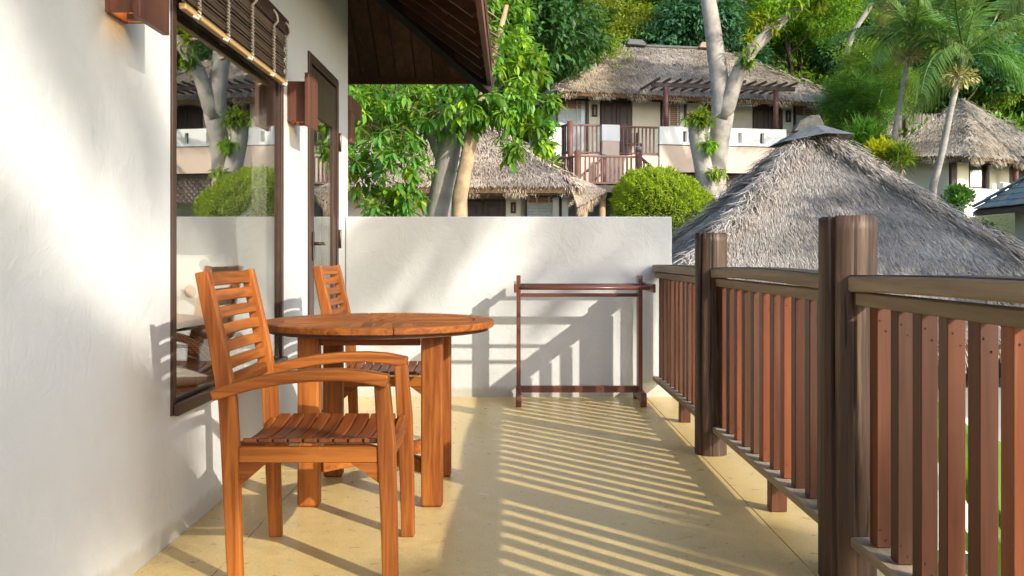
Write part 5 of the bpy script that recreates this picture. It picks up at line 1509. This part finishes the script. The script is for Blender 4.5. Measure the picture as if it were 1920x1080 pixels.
tk.tube([G_(1338, 440, 25.2), G_(1328, 360, 25.2), G_(1318, 310, 25.2), G_(1312, 280, 25.2), G_(1308, 258, 25.2), G_(1312, 236, 25.2)], [.36, .30, .26, .25, .25, .30], seg=16, wob=.05, sd=3)
tk.tube([G_(1316, 250, 25.1), G_(1300, 238, 25.1), G_(1296, 228, 25.1)], [.14, .13, .11], seg=10, wob=.05, sd=5)
tk.build('stump_limb', M_barkg, gt)
rg = np.random.default_rng(25)
def tuft(px, py, Y, r_, n, seed, name='leaf_tuft', mat='bright', ll=.34, hang=.6, parent=gt, T=G_, yellow=.4):
    rg = np.random.default_rng(seed)
    c0 = np.array(T(px, py, Y)); nc = max(3, n // 10); ctr = c0 + rg.normal(0, r_ * .45, (nc, 3)) * np.array([1, .7, .8])
    idx = rg.integers(0, nc, n)
    o = nrm(rg.normal(0, 1, (n, 3)) + np.array([0, -.3, .1]))
    p = ctr[idx] + o * .04
    yd = nrm(o + np.array([0, 0, -hang * .5]) + rg.normal(0, .2, (n, 3)))
    me_ = leaves(name, p, yd, nrm(np.array([0, 0, 1.0]) + .5 * o), ll * rg.uniform(.5, 1.1, n), ll * .24, tint(rg, n, .3, yellow))
    return link_mesh(name, me_, M_leaf[mat], parent, kind='stuff')
tuft(1310, 222, 25.0, .34, 240, 1); tuft(1333, 270, 24.9, .20, 110, 2, hang=1.4); tuft(1338, 320, 24.9, .18, 80, 3, hang=1.6)
tuft(1396, 112, 25.0, .20, 90, 4, yellow=.7); tuft(1404, 70, 24.9, .14, 40, 5, yellow=.8); tuft(1425, 40, 25.0, .35, 150, 6, yellow=.7); tuft(1450, 10, 25.0, .45, 200, 7, yellow=.7); tuft(1500, 5, 25.0, .5, 230, 8, yellow=.8, hang=1.5); tuft(1540, -5, 24.9, .35, 120, 9, yellow=.8, hang=1.5)
tuft(1450, 50, 25.0, .12, 40, 10, yellow=.7)
# crown above the frame (gives the shade the photo shows on roofs)
me_ = crown_mesh('crown_mesh', 88, 9000, 4.2, 2.4, .30, .10, nl=24, lr=.24, yellow=.4, droop=.8)
me_.materials.append(M_leaf['bright'])
inst('crown', me_, gt, (.6, 0.5, 13.2), (0, 0, 1.0), (1, 1, 1))

# ================================================================ HEDGE BALL
hg = thing('round_hedge', 'clipped bright green hedge ball between the landing stairs and the thatched pavilion', 'hedge', (3.35, 20.0, .6))
rg = np.random.default_rng(31); n = 26000
th_ = rg.random(n) * 2 * math.pi; cz = rg.uniform(-.9, 1, n); sr = np.sqrt(1 - cz ** 2)
q_ = np.stack([np.sign(np.cos(th_)) * np.abs(np.cos(th_)) ** .85 * sr, np.sign(np.sin(th_)) * np.abs(np.sin(th_)) ** .9 * sr, np.sign(cz) * np.abs(cz) ** .8], -1)
bump_ = 1 + .09 * np.sin(q_[:, 0] * 3.7 + .6) * np.cos(q_[:, 2] * 3.1 + 1) + .06 * np.sin(q_[:, 0] * 9 + 1) * np.sin(q_[:, 2] * 8 + q_[:, 1] * 5) + .03 * np.sin(q_[:, 0] * 23 + q_[:, 2] * 17)
rad_ = np.array([1.10, 1.0, 1.0]); p = q_ * rad_ * (bump_ * (1 - .09 * rg.random(n) ** 2 + .07 * (rg.random(n) < .03)))[:, None] + np.array([0, 0, 1.32])
p[:, 2] -= .30 * np.clip(p[:, 0] - .1, 0, 2) ** 1.3
yd = nrm(q_ * .7 + rg.normal(0, .6, (n, 3)) + np.array([0, 0, .35])); zn = nrm(q_ + rg.normal(0, .6, (n, 3)))
link_mesh('foliage', leaves('foliage', p, yd, zn, .085 * rg.uniform(.6, 1.5, n), .026, tint(rg, n, .4, .35)), M_leaf['hedge'], hg, kind='stuff')
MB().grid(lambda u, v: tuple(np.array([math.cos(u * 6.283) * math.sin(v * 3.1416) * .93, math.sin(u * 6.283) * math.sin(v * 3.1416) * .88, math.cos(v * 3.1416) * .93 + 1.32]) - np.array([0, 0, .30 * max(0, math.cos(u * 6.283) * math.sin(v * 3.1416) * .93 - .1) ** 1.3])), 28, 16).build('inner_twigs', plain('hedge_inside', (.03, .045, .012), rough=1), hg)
MB().tube([(0, 0, -1.2), (0, 0, .5)], .09, seg=8).build('stem', M_barkb, hg)

palm('slim palm with pale leaning trunk, left one of the pair behind the pavilion', (11.5, 27.5, 1.0), [(11.45, 27.5, .6), W_(1668, 310, 27.5), W_(1681, 230, 27.5), W_(1694, 160, 27.5), W_(1704, 100, 27.5)], [.10, .09, .082, .075, .07], 14, 1.05, 1)
palm('palm with more strongly leaning trunk and wide crown, right one of the pair', (12.1, 26.3, 1.0), [(12.0, 26.3, .4), W_(1750, 350, 26.3), W_(1768, 280, 26.3), W_(1783, 205, 26.3), W_(1799, 140, 26.3)], [.115, .105, .095, .088, .08], 15, 1.22, 2)
palm('palm above the fence whose dry fronds hang at the top of the photo', tuple(W_(1572, 150, 34)), [W_(1572, 150, 34), W_(1600, 60, 34), W_(1655, -22, 34)], [.12, .10, .09], 14, 1.15, 3, fruit=False, dead=7)
palm('palm crown reaching in from the top right corner of the photo', (17.6, 28, 2.5), [(17.6, 28, 2.5), W_(2010, 100, 28), W_(1985, -10, 28)], [.14, .12, .10], 15, 1.2, 4, fruit=False)

# ================================================================ BAMBOO FENCE
M_pole = plain('grey_bamboo_pole', (.20, .18, .145), rough=.8, noise=.4, nscale=1.2)
def bamboo(label, a_, b_, h_, n):
    t = thing('bamboo_fence', label, 'fence', (a_[0], a_[1], 0)); a_ = Vector(a_); b_ = Vector(b_); mb = MB(); rr = random.Random(n)
    for k in range(n):
        p = a_.lerp(b_, k / (n - 1)) - Vector((a_[0], a_[1], 0)); hh = h_ * rr.uniform(.94, 1.06)
        mb.tube([(p.x, p.y + rr.uniform(-.02, .02), p.z - .6), (p.x + rr.uniform(-.03, .03), p.y, p.z + hh)], .035 * rr.uniform(.7, 1.2), seg=5)
    mb.build('poles', M_pole, t, kind='stuff')
    for z in (.35, .75):
        q0 = a_ - Vector((a_[0], a_[1], 0)); q1 = b_ - Vector((a_[0], a_[1], 0))
        MB().beam(q0 + Vector((0, .07, h_ * z)), q1 + Vector((0, .07, h_ * z)), .05, .06).build('cross_rail', M_barkd, t)
    for k in (0, .33, .66, 1):
        p = a_.lerp(b_, k) - Vector((a_[0], a_[1], 0)); MB().tube([p + Vector((0, -.09, -.8)), p + Vector((0, -.09, h_ * 1.08))], .07, seg=8).build('post', M_barkd, t)
bamboo('weathered bamboo pole fence on the slope behind the palm trunks', (14.0, 35.6, 5.45), (18.6, 36.2, 5.45), 1.2, 96)
bamboo('short bamboo fence stretch at the right end of the big villa', (12.0, 32.6, 4.7), (13.5, 34.0, 5.0), 1.3, 34)
bamboo('far right piece of bamboo fence above the corner villa', (22.0, 37, 5.2), (25.0, 38.0, 5.5), 1.1, 50)

# ================================================================ SHRUBS
def shrub(name, label, cat, px, py, Y, r_, n, mat, ll, lw, seed, squash=.8, up=.4, yellow=.2):
    c0 = W_(px, py, Y); g0 = min(hgt(c0.x, c0.y), c0.z - r_); t = thing(name, label, cat, (c0.x, c0.y, g0))
    rg = np.random.default_rng(seed); nc = 14
    cc = nrm(rg.normal(0, 1, (nc, 3))) * r_ * .55; idx = rg.integers(0, nc, n)
    o = nrm(rg.normal(0, 1, (n, 3)) + np.array([0, -.2, .2]))
    p = (cc[idx] + o * r_ * .5 * rg.random(n)[:, None] ** .5) * np.array([1, 1, squash]) + np.array([0, 0, c0.z - g0])
    yd = nrm(o + rg.normal(0, .3, (n, 3)) + np.array([0, 0, up]))
    link_mesh('foliage', leaves('foliage', p, yd, nrm(np.array([0, 0, 1.0]) + .6 * o), ll * rg.uniform(.6, 1.2, n), lw, tint(rg, n, .3, yellow)), M_leaf[mat], t, kind='stuff')
    MB().tube([(0, 0, -.2), (.03, 0, (c0.z - g0) * .5), (0, 0, c0.z - g0)], [.05, .04, .02], seg=6).build('stem', M_barkb, t)
    return t
shrub('croton_bush', 'bright yellow leafed shrub beside the left palm trunk', 'shrub', 1652, 288, 21.5, .34, 700, 'yellow', .24, .10, 1)
shrub('spiky_bush', 'green spiky leafed bush just right of the yellow shrub', 'shrub', 1690, 298, 21.0, .26, 260, 'bright', .34, .035, 2)
shrub('strap_leaf_bush', 'dark green strap-leafed bush left of and above the yellow shrub', 'shrub', 1622, 262, 25.0, .42, 600, 'mid', .5, .05, 3)
shrub('low_bush', 'low light green bush under the corner villa terrace', 'shrub', 1795, 372, 23.5, .42, 1600, 'fern', .12, .05, 4)
shrub('green_bush', 'leafy green bush beside the right end wall of the big villa', 'shrub', 1600, 235, 31.0, .8, 2200, 'bright', .2, .08, 5)
shrub('green_bush', 'loose green bush left of the landing under the big villa', 'shrub', 1010, 330, 24.0, .8, 2200, 'mid', .2, .08, 6)
shrub('green_bush', 'dark bush under the shingled house eave', 'shrub', 1830, 440, 17.5, .5, 900, 'dark', .16, .06, 7)
# broad banana-like leaves below the railing
def bigleaf(L_, w_, bend):
    mb = MB()
    def fn(u, v):
        s_ = (2 * u - 1); wd = w_ * math.sin(math.pi * min(1, v * .93 + .05)) ** .6
        return (s_ * wd / 2, L_ * v * (1 - .15 * bend * v), -bend * L_ * v * v * .5 - .12 * abs(s_) * wd + .012 * math.sin(v * 60) * abs(s_))
    mb.grid(fn, 6, 22)
    me_ = mb.mesh('broad_leaf'); ca = me_.color_attributes.new('Col', 'FLOAT_COLOR', 'POINT'); N = len(me_.vertices)
    ca.data.foreach_set('color', np.ones(N * 4, np.float32)); me_.materials.append(M_leaf['bright']); return me_
BL_ = bigleaf(1.15, .26, .5)
for (x, y, lb, nlf, sd) in ((2.75, 4.6, 'broad-leafed plant showing between the railing slats at the lower right', 11, 1), (2.2, 3.2, 'broad-leafed plant nearest the railing at the lower right corner', 11, 2), (3.4, 6.3, 'broad-leafed plant farther along below the deck railing', 9, 3)):
    t = thing('broad_leaf_plant', lb, 'plant', (x, y, -2.65)); rr = random.Random(sd)
    for k in range(nlf):
        az = k * 2.4 + rr.random(); el = R(rr.uniform(55, 78)); hgt_ = rr.uniform(1.3, 1.9)
        MB().tube([(0, 0, 0), (.05 * math.cos(az), .05 * math.sin(az), hgt_)], [.03, .015], seg=6).build('stalk', M_leaf['palm'] if False else MATS['palm_shaft'], t)
        o = inst('leaf', BL_, t); o.matrix_basis = Matrix.Translation((.05 * math.cos(az), .05 * math.sin(az), hgt_)) @ Matrix.Rotation(az, 4, 'Z') @ Matrix.Rotation(el, 4, 'X') @ Matrix.Scale(rr.uniform(.8, 1.2), 4)
rg = np.random.default_rng(3); n = 26
me_ = leaves('floor_debris', np.stack([rg.uniform(-.9, 1.1, n), rg.uniform(2.6, 6.4, n), np.full(n, .004)], -1), nrm(rg.normal(0, 1, (n, 3)) * np.array([1, 1, .1])), np.tile([[0, 0, 1.0]], (n, 1)), .018 * rg.uniform(.5, 1.5, n), .008, rg.uniform(.3, .9, (n, 1)) * np.ones((1, 3)))
tag(link_mesh('floor_debris', me_, M_leaf['dead']), kind='stuff')
# fallen leaf on the handrail, specks on the floor
fl = MB().grid(lambda u, v: ((u - .5) * .03 * math.sin(math.pi * (v * .9 + .05)), (v - .5) * .07, .008 * math.cos(v * 6)), 4, 8).build('fallen_leaf', plain('dry_leaf', (.45, .25, .12), rough=.7), None)
fl.location = (1.09, 2.12, .962); fl.rotation_euler = (0, 0, 1.2); tag(fl, 'small dry brown leaf lying on the near handrail', 'leaf')

# ================================================================ TREES BESIDE THE DECK (outside the frame; they cast the shade seen on the walls)
CR['sparse'] = crown_mesh('crown_mesh', 61, 1500, 2.0, 1.9, .42, .15, nl=15, lr=.34, yellow=.2, tight=.3, droop=.6)
KIND['sparse'] = ('sparse', 'mid', 'x')
FRM_keep = FRM
FRM = [frond_mesh('frond_mesh', 2.3, .50, 11, nl=34, ll=.62, lw=.075), frond_mesh('frond_mesh', 2.1, .85, 12, nl=34, ll=.60, lw=.075), frond_mesh('frond_mesh', 2.4, .30, 13, nl=34, ll=.6, lw=.075)]
def shade_palm(label, q, dist, h, nf, s_, sd):
    """q: position across the light, dist: distance towards the sun, h: height above the light ray"""
    x, y = (q + dist) / 2, (q - dist) / 2; zc = h + .38 * dist - .4
    palm(label, (x + .5, y + .1, -2.8), [(x + .5, y + .1, -2.8), (x + .4, y + .05, zc * .35), (x + .15, y, zc * .7), (x, y, zc)], [.20, .17, .14, .11], nf, s_, sd)
shade_palm('tall palm behind the camera whose frond shadows fall on the bungalow wall', -.62, 17, 3.1, 14, 1.1, 21)
shade_palm('shorter palm behind the camera, beside the tall one', -.75, 16, 1.3, 15, 1.1, 22)
shade_palm('tall palm right of the deck whose fronds shade the top of the low end wall', 8.0, 11, 4.0, 15, 1.1, 11)
FRM = FRM_keep
tree(11.05, -7.0, 'sparse', .17, h=12.4, z=-2.8, label='slender young tree behind the camera to the right')
tree(13.5, 5.0, 'sparse', .8, h=11.5, z=-2.8, label='tree right of the pavilion outside the picture')
tree(16.8, 19.8, 'sparse', 1.3, h=18.5, z=-.8, label='tall tree right of the shingled house outside the picture')
